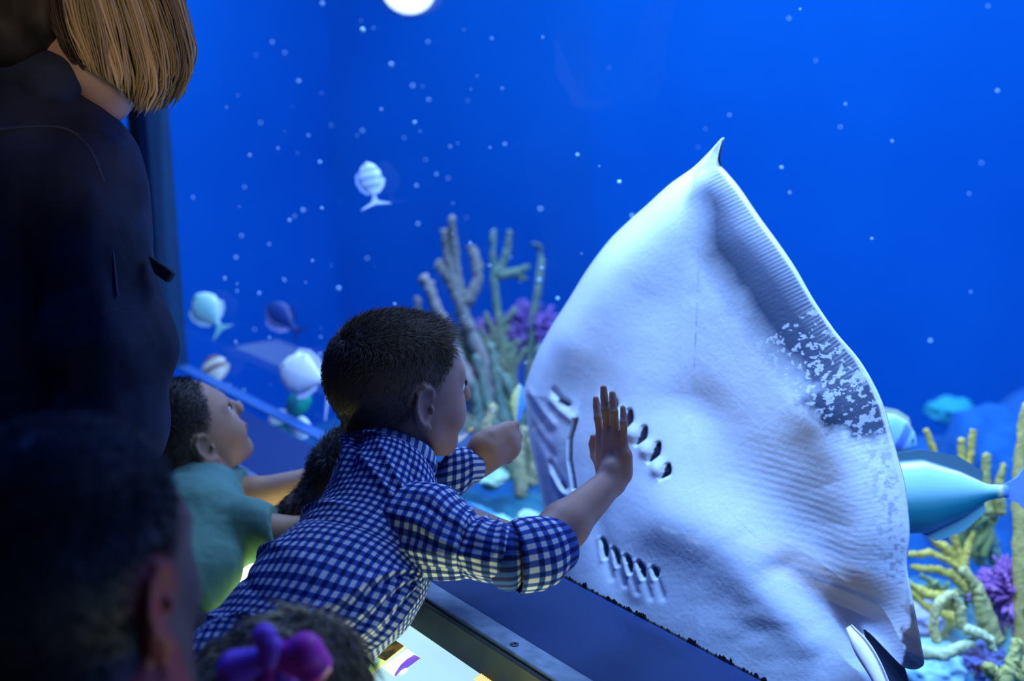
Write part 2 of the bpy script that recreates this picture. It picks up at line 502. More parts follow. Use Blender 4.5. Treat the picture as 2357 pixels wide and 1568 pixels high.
def edge_loft(name, rings, n_len, n_ang, mat, parent, wr=None, thick=0.0018, uvs=1.0, uvoff=(0, 0), amp=1.0):
    """cloth tube whose rings are given by two opposite edge points, a depth and a half-depth:
    rings rows = Ax, Ay, Bx, By, t, rd"""
    K = []
    for (ax, ay, bx, by, t, rd) in rings:
        A, B = P(ax, ay, t), P(bx, by, t); K.append(np.concatenate([A, B, [rd]]))
    K = catmull(K, n_len)
    A, B, rd = K[:, :3], K[:, 3:6], K[:, 6]
    C = (A + B) / 2; e1 = (A - B) / 2; r1 = np.linalg.norm(e1, axis=1)
    ax = np.gradient(C, axis=0); ax /= np.linalg.norm(ax, axis=1)[:, None]
    e2 = np.cross(ax, e1); e2 /= np.linalg.norm(e2, axis=1)[:, None]
    th = np.linspace(0, 2 * np.pi, n_ang, endpoint=False)
    s = np.concatenate([[0], np.cumsum(np.linalg.norm(np.diff(C, axis=0), axis=1))])
    TH, S = np.meshgrid(th, s)
    rm = float(np.mean((r1 + rd) / 2))
    # the ring walks camera side first: th = pi/2 faces the camera
    cc = np.sign(np.cos(TH)) * np.abs(np.cos(TH)) ** 0.92; ss = np.sign(np.sin(TH)) * np.abs(np.sin(TH)) ** 0.92
    V = C[:, None] + e1[:, None] * cc[..., None] + (e2 * rd[:, None])[:, None] * ss[..., None]
    N = (e1 / r1[:, None])[:, None] * np.cos(TH)[..., None] + e2[:, None] * np.sin(TH)[..., None]
    U = TH * rm
    if wr is not None:
        V = V + N * (wr(TH, S / s[-1], U, S) * amp)[..., None]
    V = V.reshape(-1, 3); uv = np.stack([U.ravel() * uvs + uvoff[0], S.ravel() * uvs + uvoff[1]], 1)
    F = []
    # duplicate the seam column so the pattern stays clean
    V = V.reshape(n_len, n_ang, 3); V = np.concatenate([V, V[:, :1]], 1); uvg = uv.reshape(n_len, n_ang, 2)
    last = uvg[:, :1].copy(); last[..., 0] += 2 * np.pi * rm * uvs; uvg = np.concatenate([uvg, last], 1)
    m = n_ang + 1
    i, j = np.meshgrid(np.arange(n_len - 1), np.arange(n_ang), indexing='ij')
    q = np.stack([i * m + j, i * m + j + 1, (i + 1) * m + j + 1, (i + 1) * m + j], -1).reshape(-1, 4)
    o = mesh_obj(name, V.reshape(-1, 3), q, mat, parent, uv=uvg.reshape(-1, 2))
    md = o.modifiers.new('thickness', 'SOLIDIFY'); md.thickness = thick; md.offset = -1
    return o


def tube(pts, radii, sides=10, cap=True, n=None):
    pts = np.asarray(pts, float); radii = np.asarray(radii, float)
    if n:
        K = catmull(np.column_stack([pts, radii]), n); pts, radii = K[:, :3], np.abs(K[:, 3])
    T = np.gradient(pts, axis=0); T /= np.linalg.norm(T, axis=1)[:, None] + 1e-12
    ref = np.array([0.31, 0.2, 0.93]); e = nrm(np.cross(T[0], ref)); V = []
    th = np.linspace(0, 2 * np.pi, sides, endpoint=False)
    for p, t, r in zip(pts, T, radii):
        e = nrm(e - t * (e @ t)); f = np.cross(t, e)
        V.append(p + r * (np.cos(th)[:, None] * e + np.sin(th)[:, None] * f))
    V = np.vstack(V); n_ = len(pts)
    F = [[i * sides + j, i * sides + (j + 1) % sides, (i + 1) * sides + (j + 1) % sides, (i + 1) * sides + j] for i in range(n_ - 1) for j in range(sides)]
    if cap:
        V = np.vstack([V, pts[0] - T[0] * radii[0] * .5, pts[-1] + T[-1] * radii[-1] * .7]); a = n_ * sides
        F += [[a, (j + 1) % sides, j] for j in range(sides)] + [[a + 1, (n_ - 1) * sides + j, (n_ - 1) * sides + (j + 1) % sides] for j in range(sides)]
    return V, F

# ------------------------------------------------------------------ the setting
M_tankwall = surface('tank_paint_blue', (0.001, 0.116, 0.50), (0.002, 0.142, 0.56), rough=0.9, scale=1.1, spec=0.05)
M_sand = surface('tank_sand', (0.01, 0.16, 0.40), (0.02, 0.22, 0.46), rough=0.95, scale=30, bump=0.5)
M_dark = surface('dark_paint', (0.008, 0.012, 0.02), (0.012, 0.016, 0.026), rough=0.7)
M_sill = surface('navy_laminate', (0.002, 0.034, 0.16), (0.004, 0.042, 0.18), rough=0.55, scale=300, bump=0.15, spec=0.2)
M_steel = surface('brushed_steel', (0.12, 0.18, 0.27), (0.18, 0.25, 0.36), rough=0.5, scale=60, metallic=0.75, bump=0.12, bscale=90)
M_riser = surface('dark_riser', (0.003, 0.010, 0.020), (0.012, 0.026, 0.028), rough=0.7, scale=25)
M_floor = surface('hall_carpet', (0.01, 0.012, 0.02), (0.016, 0.018, 0.03), rough=0.95, scale=200)
M_seal = surface('black_sealant', (0.004, 0.005, 0.008), (0.01, 0.012, 0.02), rough=0.5, scale=80)
M_pane = acrylic('clear_acrylic')


def struct(name, VF, mat, bev=0, parent=None, smooth=False):
    o = mesh_obj(name, VF[0], VF[1], mat, parent, smooth=smooth)
    if parent is None: o['kind'] = 'structure'
    if bev: bevel(o, bev)
    return o


s_mull = float(GA @ on_glass(345, 640)); s_far = -4.3; s_near = 1.6
ztop = ZC + 1.9
struct('floor', gbox(-5.0, 2.6, -2.0, 0.9, -0.05, 0.0), M_floor)
struct('wall_front', gbox(s_far, s_near, GD - 0.03, GD + 0.012, 0.0, SILL_Z - 0.0405), M_dark)
struct('wall_header', gbox(s_far, s_near, GD, GD + 0.05, ZC + 0.33, ztop), M_dark)  # lower edge brought down, out of view, to keep strip light off the room
w1 = struct('window_1', gbox(s_mull + 0.02, s_near, GD, GD + 0.018, SILL_Z - 0.0403, ZC + 0.34), M_pane)
w2 = struct('window_2', gbox(s_far, s_mull - 0.02, GD, GD + 0.018, SILL_Z - 0.0403, ZC + 0.34), M_pane)
M_mull = surface('mullion_black', (0.004, 0.012, 0.014), (0.008, 0.02, 0.022), rough=0.5)
M_mull2 = surface('mullion_grey', (0.008, 0.05, 0.11), (0.01, 0.06, 0.13), rough=0.5)
struct('trim_1', gbox(s_mull - 0.03, s_mull + 0.012, GD - 0.012, GD + 0.05, SILL_Z, ZC + 0.34), M_mull, 0.003)
struct('trim_2', gbox(s_mull + 0.012, s_mull + 0.065, GD - 0.004, GD + 0.05, SILL_Z, ZC + 0.34), M_mull2, 0.003)
# sill slab, steel edging and dark riser down to the light table
struct('trim_3', gbox(s_far, s_near, 0.722, GD, SILL_Z - 0.04, SILL_Z), M_sill, 0.001)
st = struct('trim_4', gbox(s_far, s_near, 0.6885, 0.7215, SILL_Z - 0.046, SILL_Z + 0.0015), M_steel, 0.0025)
struct('trim_5', gbox(s_far, s_near, 0.6815, 0.6885, TAB_Z - 0.02, SILL_Z - 0.003), M_riser, 0.001)
# pale bevelled lip of the far sill edge (the glass foot catches light)
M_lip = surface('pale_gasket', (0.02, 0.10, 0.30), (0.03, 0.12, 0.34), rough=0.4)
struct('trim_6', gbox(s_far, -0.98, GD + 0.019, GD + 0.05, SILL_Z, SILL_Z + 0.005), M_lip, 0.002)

# screws in the steel strip
M_screw = surface('screw_steel', (0.05, 0.06, 0.08), (0.1, 0.11, 0.14), rough=0.4, metallic=0.8)
for i, sp_ in enumerate(((1184, 1484), (470, 1066))):
    c = on_z(*sp_, SILL_Z + 0.0015)
    th = np.linspace(0, 2 * np.pi, 24, endpoint=False)
    ring = lambda r, z: np.stack([c[0] + r * np.cos(th), c[1] + r * np.sin(th), np.full(24, c[2] + z)], 1)
    V = np.vstack([ring(.0052, 0), ring(.0052, .0006), ring(.0042, .0012), ring(.0022, .0012), ring(.0020, .0002)])
    F = [[k * 24 + j, k * 24 + (j + 1) % 24, (k + 1) * 24 + (j + 1) % 24, (k + 1) * 24 + j] for k in range(4) for j in range(24)] + [list(range(96, 120))]
    if i == 0:
        tag(mesh_obj('screw', V, F, M_screw), 'round flush screw in the steel strip near the bottom edge of the photo', 'screw')

# ragged black bead of sealant along the foot of the glass
rs = np.random.RandomState(4)
parts_ = []
n_ = 620; ss_ = np.linspace(-1.06, -0.40, n_)
hgt = 0.0016 + 0.0075 * np.clip(fbm(np.stack([ss_ * 160, ss_ * 0], 1), 3) - 0.45, 0, 1) * 1.9 * (vnoise(np.stack([ss_ * 34, ss_ * 0], 1), 8) > .40) + rs.rand(n_) ** 6 * 0.003
prof = [(-.0022, 0), (-.0018, .5), (-.0006, 1), (0.0, 1)]
V = np.array([GP(s, GD + a, SILL_Z + h * b + (0 if b else 0.0)) for s, h in zip(ss_, hgt) for a, b in prof])
F = [[i * 4 + j, (i + 1) * 4 + j, (i + 1) * 4 + j + 1, i * 4 + j + 1] for i in range(n_ - 1) for j in range(3)]
struct('trim_7', (V, F), M_seal)

# tank: bent back wall, floor
tank_poly = [P(785, 784, 5.0), P(2700, 784, 3.5), GP(2.6, GD + .05, 0), GP(s_near, GD + .05, 0)]
c0 = P(785, 784, 5.0)[:2]; c1 = P(2900, 784, 3.4)[:2]; c2 = P(60, 784, 3.55)[:2]
e_l = (GN * (GD + .05) + GA * s_far)[:2]; e_r = (GN * (GD + .05) + GA * (s_near + .4))[:2]
def wallseg(a, b, th=0.08):
    a3, b3 = np.array([*a, -0.4]), np.array([*b, -0.4]); d = nrm(b3 - a3); nn = np.array([-d[1], d[0], 0]) * th
    return prism([a3, b3, b3 + nn, a3 + nn], (0, 0, ztop + 0.4))
struct('wall_tank_back', wallseg(c1, c0, -0.08), M_tankwall)
struct('wall_tank_left', wallseg(c0, c2, -0.08), M_tankwall)
struct('wall_tank_far', wallseg(c2, e_l, -0.08), M_tankwall)
struct('wall_tank_right', wallseg(e_r, c1, -0.08), M_tankwall)
fp = [np.array([*q, -0.45]) for q in (e_l, e_r, c1, c0, c2)]
struct('tank_floor', prism(fp, (0, 0, 0.05)), M_sand)
bpy.data.objects['tank_floor'].name = 'floor_tank'

# ------------------------------------------------------------------ light table
M_cab = surface('table_casing', (0.02, 0.03, 0.045), (0.03, 0.04, 0.06), rough=0.5)
M_glow = emitter('backlit_pale_panel', (0.50, 0.88, 0.80), 1.1, (0.42, 0.72, 0.90), 5)
M_glow_y = emitter('added_yellow_glow', (1.0, 0.66, 0.06), 7.0, (0.55, 0.95, 0.30), 22)  # glow added near the second boy to cast yellow light on him
M_white = emitter('backlit_white', (1.0, 1.0, 0.92), 1.5)
M_purple = emitter('backlit_purple', (0.22, 0.10, 0.72), 0.9, (0.30, 0.18, 0.85), 60)
M_olive = emitter('backlit_dark_photo', (0.035, 0.035, 0.004), 0.8, (0.20, 0.13, 0.005), 45)
M_orange = emitter('backlit_orange', (1.0, 0.72, 0.22), 1.1)
M_lime = emitter('backlit_lime', (0.42, 0.95, 0.10), 0.9, (0.95, 0.95, 0.25), 50)
M_fishy = emitter('backlit_pale_fish', (0.25, 0.75, 0.35), 0.8, (0.45, 0.85, 0.65), 70)
NEAR_E = 0.475
lt = empty('light_table', GP(-0.4, 0.58, 0.0), 'long low table with a glowing picture panel in front of the tank window', 'table')
o = mesh_obj('casing', *gbox(-2.6, 1.0, NEAR_E, 0.681, 0.0, TAB_Z - 0.012), M_cab, lt, smooth=False); bevel(o, .004)
mesh_obj('panel', *gbox(-2.58, 0.98, NEAR_E + .006, 0.6805, TAB_Z - 0.012, TAB_Z), M_glow, lt, smooth=False)
M_bright = emitter('added_yellow_green_glow', (1.0, 0.90, 0.30), 5.0, (0.70, 0.90, 0.40), 14)  # glow added out of view to light the gingham shirt yellow-green
def onpanel(name, pts, mat, h=0.0006, z0=0.0, px=True):
    b = [on_z(x, y, TAB_Z + z0) if px else GP(x, y, TAB_Z + z0) for x, y in pts]
    return mesh_obj(name, *prism(b, (0, 0, h)), mat, lt, smooth=False)
tag(onpanel('picture', [(904, 1471), (931, 1489), (842.5, 1559), (812, 1538)], M_olive), 'dark olive picture with orange edge')
onpanel('picture_edge', [(931, 1489), (933, 1490.5), (844.5, 1561), (842.5, 1559)], M_orange, .0012)
cs = [(872, 1520), (868, 1508), (874, 1516), (880, 1528), (884, 1521), (888, 1527), (862, 1546), (838, 1562), (815, 1562), (812, 1548), (835, 1530), (850, 1518)]
fishpoly = [(836 + 21 * math.cos(a) + 14 * math.sin(a) * .2, 1530 + 12 * math.sin(a) - 11 * math.cos(a) * .6) for a in np.linspace(0, 2 * np.pi, 22, endpoint=False)]
onpanel('picture_reef', [(872, 1517), (889, 1524), (842.5, 1559), (830, 1550), (812, 1538), (850, 1519)], M_lime, .0010, .0004)
onpanel('picture_fish', [(x + 18, y - 2) for x, y in fishpoly], M_fishy, .0014, .0006)
onpanel('white_square', [(937, 1495), (967.5, 1516), (909, 1559), (880.6, 1537)], M_white)
crv = [(954, 1508), (967.5, 1516), (931, 1543), (924, 1543), (912, 1557), (908, 1557), (910, 1550), (922, 1532), (936, 1519)]
onpanel('purple_shape', crv, M_purple, .0006, .0006)
onpanel('white_dot', [(929 + 9 * math.cos(a), 1545 - 4.2 * math.sin(a) - 5 * math.cos(a)) for a in np.linspace(0, 6.28, 14, endpoint=False)], M_white, .0004, .0012)
for k in range(7):
    x0, y0 = 1111 + k * 4.2, 1549 + k * 2.7
    onpanel('orange_stripe', [(x0, y0), (x0 + 2.6, y0 + 1.7), (x0 - 18.5, y0 + 16.5), (x0 - 21, y0 + 14.8)], M_orange)
onpanel('orange_mark', [(935, 1437), (936, 1440), (928, 1446), (925, 1445)], M_orange)
onpanel('orange_mark', [(862, 1557), (864, 1560), (856, 1567), (850, 1565), (853, 1561)], M_orange)
onpanel('added_glow', [(-1.62, .482), (-1.06, .482), (-1.06, .545), (-1.62, .545)], M_glow_y, px=False)  # glowing patches added to the panel, mostly hidden, to light both boys
onpanel('added_glow', [(-.93, .482), (-.50, .482), (-.50, .555), (-.93, .555)], M_bright, px=False)
onpanel('added_glow', [(-.84, .57), (-.50, .57), (-.50, .65), (-.84, .65)], M_bright, px=False)
onpanel('added_glow', [(-1.60, .565), (-1.12, .565), (-1.12, .660), (-1.60, .660)], emitter('added_pale_yellow_glow', (1.0, 0.84, 0.30), 3.2, (0.85, 0.95, 0.55), 10), px=False)  # one more added glow, lighting the second boy's arms and chest
onpanel('dark_picture', [(592, 1277), (643, 1277), (610, 1300), (574, 1297)], M_olive)

# ------------------------------------------------------------------ the ray pressed up behind the glass
RZ0 = ZC - 0.75
LEAN = 0.24
def ray_plane(px, py):
    """points on the leaning plane of the ray's belly"""
    x = (px - W / 2) / FPX; u = -(py - H / 2) / FPX
    d = x[:, None] * CR + u[:, None] * CU + CF
    den = d @ GN - LEAN * d[:, 2]
    t = (GD + 0.115 + LEAN * (ZC - RZ0)) / den
    return CAM + d * t[:, None]

out_r = [(1663, 317), (1655, 338), (1650, 358), (1653, 378), (1672, 400), (1700, 434), (1745, 500), (1790, 562), (1830, 622), (1870, 692), (1920, 765), (1970, 824),
         (2005, 880), (2030, 935), (2045, 985), (2062, 1050), (2078, 1110), (2087, 1180), (2090, 1240), (2084, 1300), (2093, 1360), (2106, 1430), (2117, 1490), (2121, 1535)]
out_b = [(2084, 1538), (2042, 1498), (1998, 1454), (1986, 1458), (2012, 1520), (2040, 1600), (2030, 1700), (1950, 1790), (1820, 1850), (1700, 1870), (1600, 1880), (1520, 1930), (1440, 1860), (1380, 1760), (1330, 1620), (1290, 1450)]
out_l = [(1268, 1310), (1262, 1240), (1252, 1170), (1240, 1110), (1226, 1050), (1216, 990), (1211, 935), (1205, 905), (1215, 868), (1235, 815), (1270, 750), (1310, 688), (1352, 620),
         (1400, 556), (1442, 514), (1490, 471), (1542, 424), (1595, 386), (1632, 350)]
O = np.array(out_r + out_b + out_l, float)
CX, CY = 1600.0, 1060.0
def resample(Pg, n):
    Q = np.vstack([Pg, Pg[:1]]); s = np.concatenate([[0], np.cumsum(np.linalg.norm(np.diff(Q, axis=0), axis=1))])
    # smooth by catmull on closed loop
    m = len(Pg); ext = np.vstack([Pg[-1:], Pg, Pg[:2]]); out = []
    for i in range(m):
        p0, p1, p2, p3 = ext[i], ext[i + 1], ext[i + 2], ext[i + 3]
        f = np.linspace(0, 1, 24, endpoint=False)[:, None]
        out.append(0.5 * (2 * p1 + (p2 - p0) * f + (2 * p0 - 5 * p1 + 4 * p2 - p3) * f ** 2 + (3 * p1 - p0 - 3 * p2 + p3) * f ** 3))
    D = np.vstack(out); D = np.vstack([D, D[:1]])
    s = np.concatenate([[0], np.cumsum(np.linalg.norm(np.diff(D, axis=0), axis=1))]); u = np.linspace(0, s[-1], n, endpoint=False)
    return np.stack([np.interp(u, s, D[:, 0]), np.interp(u, s, D[:, 1])], 1)
NA, NR = 1500, 340
OL = resample(O, NA)
rr = np.concatenate([np.linspace(0, 0.9, NR - 60)[1:], np.linspace(.9, 1, 61)[1:]])
PXg = (CX + (OL[:, 0] - CX)[None] * rr[:, None]).ravel(); PYg = (CY + (OL[:, 1] - CY)[None] * rr[:, None]).ravel()
PXg = np.append(PXg, CX); PYg = np.append(PYg, CY)
q_ = np.stack([PXg, PYg], 1)

def seg_d(q, line):
    """distance to polyline, and length along it"""
    line = np.asarray(line, float); best = np.full(len(q), 1e9); al = np.zeros(len(q)); sg = np.zeros(len(q)); acc = 0
    for a, b in zip(line[:-1], line[1:]):
        ab = b - a; L = np.linalg.norm(ab); h = np.clip(((q - a) @ ab) / L ** 2, 0, 1)
        dv = q - a - h[:, None] * ab; d = np.linalg.norm(dv, axis=1); m = d < best
        best = np.where(m, d, best); al = np.where(m, acc + h * L, al); sg = np.where(m, np.sign(ab[0] * dv[:, 1] - ab[1] * dv[:, 0]), sg); acc += L
    return best, al, sg

dR, aR, _ = seg_d(q_, out_r[2:]); dL, aL, _ = seg_d(q_, out_l); dAll, _, _ = seg_d(q_, np.vstack([OL[::6], OL[:1]]))
g_ = lambda d, w: np.exp(-(d / w) ** 2)
w = 0.030 * (1 - np.exp(-dAll / 220.0))                       # thickness of the belly side
d1, a1, _ = seg_d(q_, [(1360, 760), (1450, 620), (1560, 500), (1630, 400)])
w += 0.016 * g_(d1, 95)
w += 0.026 * (1 - np.exp(-dL / 38.0)) * np.exp(-(dL / 300.0) ** 2)
d2, _, _ = seg_d(q_, [(1950, 960), (2010, 1080), (2030, 1200), (2010, 1290)]); w += 0.020 * g_(d2, 95)
d3, _, _ = seg_d(q_, [(1640, 980), (1780, 1160), (1900, 1290), (1990, 1400)]); w -= 0.012 * g_(d3, 100)
d4, _, _ = seg_d(q_, [(1580, 1180), (1700, 1230), (1800, 1330), (1900, 1440)]); w += 0.012 * g_(d4, 80)
d5, _, _ = seg_d(q_, [(1630, 480), (1590, 700), (1580, 900)]); w -= 0.013 * g_(d5, 75)
d6, _, _ = seg_d(q_, [(1720, 560), (1800, 760), (1880, 900)]); w += 0.008 * g_(d6, 70)
# fine fin-ray corrugation near the trailing margin
dc, ac, _ = seg_d(q_, [(1640, 420), (1760, 620), (1900, 850), (1980, 1050), (2000, 1250), (1960, 1400)])
w += 0.00008 * np.sin(aR * 2 * np.pi / 11.0) * np.clip(dR / 20, 0, 1) * g_(dR - 40, 60)
w += 0.00008 * np.sin((q_[:, 1] * 1.0 - q_[:, 0] * 0.25) * 2 * np.pi / 17.0) * g_(seg_d(q_, [(1800, 1080), (1900, 1180), (1960, 1280)])[0], 90)
w += 0.0016 * (fbm(q_ / 90.0, 5, 3) - .5) * np.clip(dAll / 60, 0, 1)
# snout creases, nostril, mouth
d7, _, _ = seg_d(q_, [(1215, 915), (1250, 950), (1290, 985)]); w -= 0.0032 * g_(d7, 14); w += .0024 * g_(seg_d(q_, [(1225, 900), (1262, 925), (1310, 965)])[0], 12)
d8, _, _ = seg_d(q_, [(1236, 985), (1275, 1015), (1300, 1040)]); w -= 0.0028 * g_(d8, 14)
d9, _, _ = seg_d(q_, [(1295, 1060), (1320, 1095), (1336, 1112)]); w -= 0.0045 * g_(d9, 8)
w += .0035 * g_(seg_d(q_, [(1300, 1085), (1325, 1118), (1350, 1130)])[0], 11)
w += .003 * g_(seg_d(q_, [(1308, 915), (1330, 935), (1356, 950)])[0], 11)
mouth = [(1366, 955), (1352, 1000), (1350, 1050), (1356, 1085), (1360, 1112)]
dm, am, sm = seg_d(q_, mouth)
w += 0.006 * np.exp(-(dm / 22.0)) * (sm > 0) - 0.006 * g_(dm, 3.0)
dn, an, sn = seg_d(q_, [(1312, 893), (1330, 914), (1346, 922)]); w -= 0.004 * g_(dn, 8)
dark = np.zeros(len(q_))
dark = np.maximum(dark, g_(seg_d(q_, [(1326, 914), (1345, 922)])[0], 5.5)); dark = np.maximum(dark, g_(dm, 2.6) * .95); dark = np.maximum(dark, g_(seg_d(q_, [(1325, 1100), (1336, 1113)])[0], 3.6))
# two rows of five gill slits
up_g = [((1448, 908), (1441, 937)), ((1482, 938), (1471, 977)), ((1513, 977), (1499, 1012)), ((1543, 1014), (1528, 1051)), ((1568, 1062), (1558, 1088))]
lo_g = [((1421, 1231), (1428, 1270)), ((1450, 1251), (1458, 1286)), ((1480, 1266), (1488, 1302)), ((1508, 1280), (1519, 1313)), ((1542, 1293), (1547, 1313))]
for (a, b) in up_g:
    a, b = np.array(a, float), np.array(b, float); mid = (a + b) / 2 + [6, 3]
    d, al, sg = seg_d(q_, [a, mid, b]); L = np.linalg.norm(b - a); env = np.clip(al / L, 0, 1); prof_ = np.sin(np.pi * np.clip(env * .9 + .08, 0, 1)) ** .7
    c = a + (-14, 14); flap = np.exp(-(((q_ - (a + b) / 2 - (-14, -8)) ** 2) @ np.array([1 / 15. ** 2, 1 / 18. ** 2])))
    w += 0.0045 * flap * (sg > 0) + .001 * flap
    w -= 0.007 * g_(d, 4.0 + 3.4 * prof_) * (d < 26)
    dark = np.maximum(dark, (d < 2.0 + 4.6 * prof_) * 1.0)
for (a, b) in lo_g:
    a, b = np.array(a, float), np.array(b, float)
    d, al, sg = seg_d(q_, [a, (a + b) / 2 + [3, -2], b]); L = np.linalg.norm(b - a); prof_ = np.sin(np.pi * np.clip(al / L * .9 + .06, 0, 1)) ** .7
    w -= 0.006 * g_(d, 4.0 + 3.0 * prof_)
    w += .0014 * g_(seg_d(q_, [a + (-7, -3), b + (-6, 6)])[0], 6)
    w -= .0018 * g_(seg_d(q_, [b + (2, 6), b + (14, 46)])[0], 8)
    dark = np.maximum(dark, (d < 1.4 + 4.4 * prof_) * 1.0)
w -= 0.010 * g_(seg_d(q_, [(1820, 1310), (1900, 1400), (1980, 1500)])[0], 40); w += .003 * fbm(q_ / np.array([110., 60.]), 61, 2) * g_(seg_d(q_, [(1720, 1400), (1850, 1480), (1950, 1600)])[0], 90)
w -= 0.010 * g_(seg_d(q_, [(1405, 1180), (1440, 1290), (1480, 1380)])[0], 30) * .4
# pigment
skin_c = np.array([0.74, 0.81, 0.92]); darkc = np.array([0.030, 0.045, 0.090])
n1 = fbm(q_ / np.array([34., 34.]), 11, 5); n2 = fbm(q_ / 9.0, 21, 3)
Ltot = aR.max(); u_ = aR
band = np.interp(u_, [0, 60, 200, 420, 620, 700, 760, 830, 1000, 1100, 1150, 1250, 1330, Ltot], [30, 110, 165, 160, 140, 115, 64, 10, 0, 0, 14, 40, 50, 52])
amt = np.interp(u_, [0, 300, 520, 640, 740, 800, 900, 1080, 1140, 1180, Ltot], [.95, .97, 1.0, 1.0, .97, .5, .3, .28, .6, .97, 1.0])
soft = np.interp(u_, [0, 500, 700, 1100, 1200, Ltot], [80, 75, 45, 18, 10, 8])
edge = (band - dR + (n1 - .5) * 110 * np.interp(u_, [0, 500, 640, Ltot], [.12, .2, 1.0, .35]))
mk = np.clip(edge / soft, 0, 1) * amt
# pale comb of the fin rays over the dark margin
comb = 0.5 + 0.5 * np.sin(aR * 2 * np.pi / 9.0)
mk *= 1 - 0.42 * comb * np.clip(1 - dR / 44, 0, 1) * (u_ < 640)
mk *= 1 - 0.75 * ((n2 > .62) & (u_ < 1100) & (u_ > 420)) * .6
mott = np.clip((n2 - .5) * 6, 0, 1) * g_(dR - 18, 34) * (u_ > 740) * (u_ < 1120) * .42
rim = np.exp(-((dR - 2.0) / 3.0) ** 2) * (u_ < 1160)
mk = np.clip(np.maximum(mk, mott) * (1 - rim * .9), 0, 1)
grey = np.clip((fbm(q_ / 120., 40, 3) - .5) * 1.2, 0, 1) * .12
colr = skin_c[None] * (1 - mk[:, None]) + darkc[None] * mk[:, None]
colr = colr * (1 - grey[:, None]); colr = colr * (1 - dark[:, None]) + np.array([.004, .006, .03])[None] * dark[:, None]
M_ray = tinted('ray_skin', rough=0.48, bump=0.22, bscale=160, spec=0.35)
base_p = ray_plane(PXg, PYg)
w = w * (1 - np.exp(-dAll / 32.0)); av = base_p @ GN - GD - 0.021; hh = np.clip(.5 + .5 * (av - w) / .02, 0, 1); w = av * (1 - hh) + w * hh - .02 * hh * (1 - hh)
belly = base_p - GN[None] * w[:, None]
thick = 0.004 + 0.075 * (1 - np.exp(-dAll / 240.0)) ** 1.3
back = base_p + GN[None] * (-w + thick + 0.02 * (w < 0) * 0)[:, None]
nb_ = NA * len(rr)
i, j = np.meshgrid(np.arange(len(rr) - 1), np.arange(NA), indexing='ij'); j2 = (j + 1) % NA
Fq = np.stack([i * NA + j, (i + 1) * NA + j, (i + 1) * NA + j2, i * NA + j2], -1).reshape(-1, 4)
# back surface: every 5th ring, every vertex (shares the look but coarser)
bi = np.unique(np.concatenate([np.arange(0, len(rr), 6), [len(rr) - 1]])); bidx = (bi[:, None] * NA + np.arange(NA)[None]).ravel()
Vb = back[bidx]; off_b = len(belly); nrb = len(bi)
i, j = np.meshgrid(np.arange(nrb - 1), np.arange(NA), indexing='ij'); j2 = (j + 1) % NA
Fb = off_b + np.stack([i * NA + j, i * NA + j2, (i + 1) * NA + j2, (i + 1) * NA + j], -1).reshape(-1, 4)
jj = np.arange(NA); jn = (jj + 1) % NA; lr = (len(rr) - 1) * NA; lb = off_b + (nrb - 1) * NA
Fr = np.stack([lr + jj, lb + jj, lb + jn, lr + jn], 1)
Fc = np.stack([np.full(NA // 2, nb_), np.arange(0, NA, 2), (np.arange(0, NA, 2) + 1) % NA, (np.arange(0, NA, 2) + 2) % NA], 1)
Fc2 = off_b + Fc.copy(); Fc2[:, 0] = off_b + len(Vb)
Vall = np.vstack([belly, Vb, back[-1:]]); Call = np.vstack([colr, np.tile([[.06, .07, .08]], (len(Vb) + 1, 1))])
Call[off_b + (nrb - 1) * NA: off_b + nrb * NA] = colr[lr:lr + NA]
ray = empty('ray', P(1600, 1050, 1.25), 'large white-bellied ray pressed upright behind the glass with dark mottled wing edge', 'ray')
mesh_obj('body', Vall, np.vstack([Fq, Fb, Fr, Fc, Fc2[:, ::-1]]), M_ray, ray, colattr=Call)

# pelvic fin, clasper and tail
def leaf(name, axis, half, depth, color, mat, seed=0, ripple=0.003, off=0.0, parent=ray, n=90, m=60):
    K = catmull([[*a, h] for a, h in zip(axis, half)], n); c = K[:, :2]; h = np.abs(K[:, 2])
    T = np.gradient(c, axis=0); T /= np.linalg.norm(T, axis=1)[:, None]; Nn = np.stack([-T[:, 1], T[:, 0]], 1)
    v = np.linspace(-1, 1, m); G = c[:, None] + Nn[:, None] * (h[:, None] * v)[..., None]; g2 = G.reshape(-1, 2)
    b0 = ray_plane(g2[:, 0], g2[:, 1]); prof_ = np.sqrt(np.clip(1 - np.tile(v, n) ** 2, 0, 1)) * np.repeat(np.sqrt(np.clip(h / h.max(), .02, 1)), m)
    rp_ = ripple * (fbm(g2 / np.array([60., 110.]), seed, 3) - .5) * 2 * (prof_ > .2)
    F1 = b0 - GN * (off + depth * prof_ + rp_)[:, None]; F2 = b0 - GN * (off - depth * prof_ * .8 - .0015)[:, None]
    Vv = np.vstack([F1, F2]); k = n * m
    ii, j_ = np.meshgrid(np.arange(n - 1), np.arange(m - 1), indexing='ij')
    q = np.stack([ii * m + j_, ii * m + j_ + 1, (ii + 1) * m + j_ + 1, (ii + 1) * m + j_], -1).reshape(-1, 4)
    rimf = []
    for r_ in range(n - 1): rimf += [[r_ * m, (r_ + 1) * m, k + (r_ + 1) * m, k + r_ * m], [r_ * m + m - 1, k + r_ * m + m - 1, k + (r_ + 1) * m + m - 1, (r_ + 1) * m + m - 1]]
    for c_ in range(m - 1): rimf += [[c_, k + c_, k + c_ + 1, c_ + 1], [(n - 1) * m + c_, (n - 1) * m + c_ + 1, k + (n - 1) * m + c_ + 1, k + (n - 1) * m + c_]]
    cc_ = np.tile(np.array([color]), (2 * k, 1)) * (0.9 + 0.2 * (np.tile(fbm(g2 / 30., seed + 3, 3), 2))[:, None])
    return mesh_obj(name, Vv, np.vstack([q[:, ::-1], q + k, np.array(rimf)]), mat, parent, colattr=cc_)
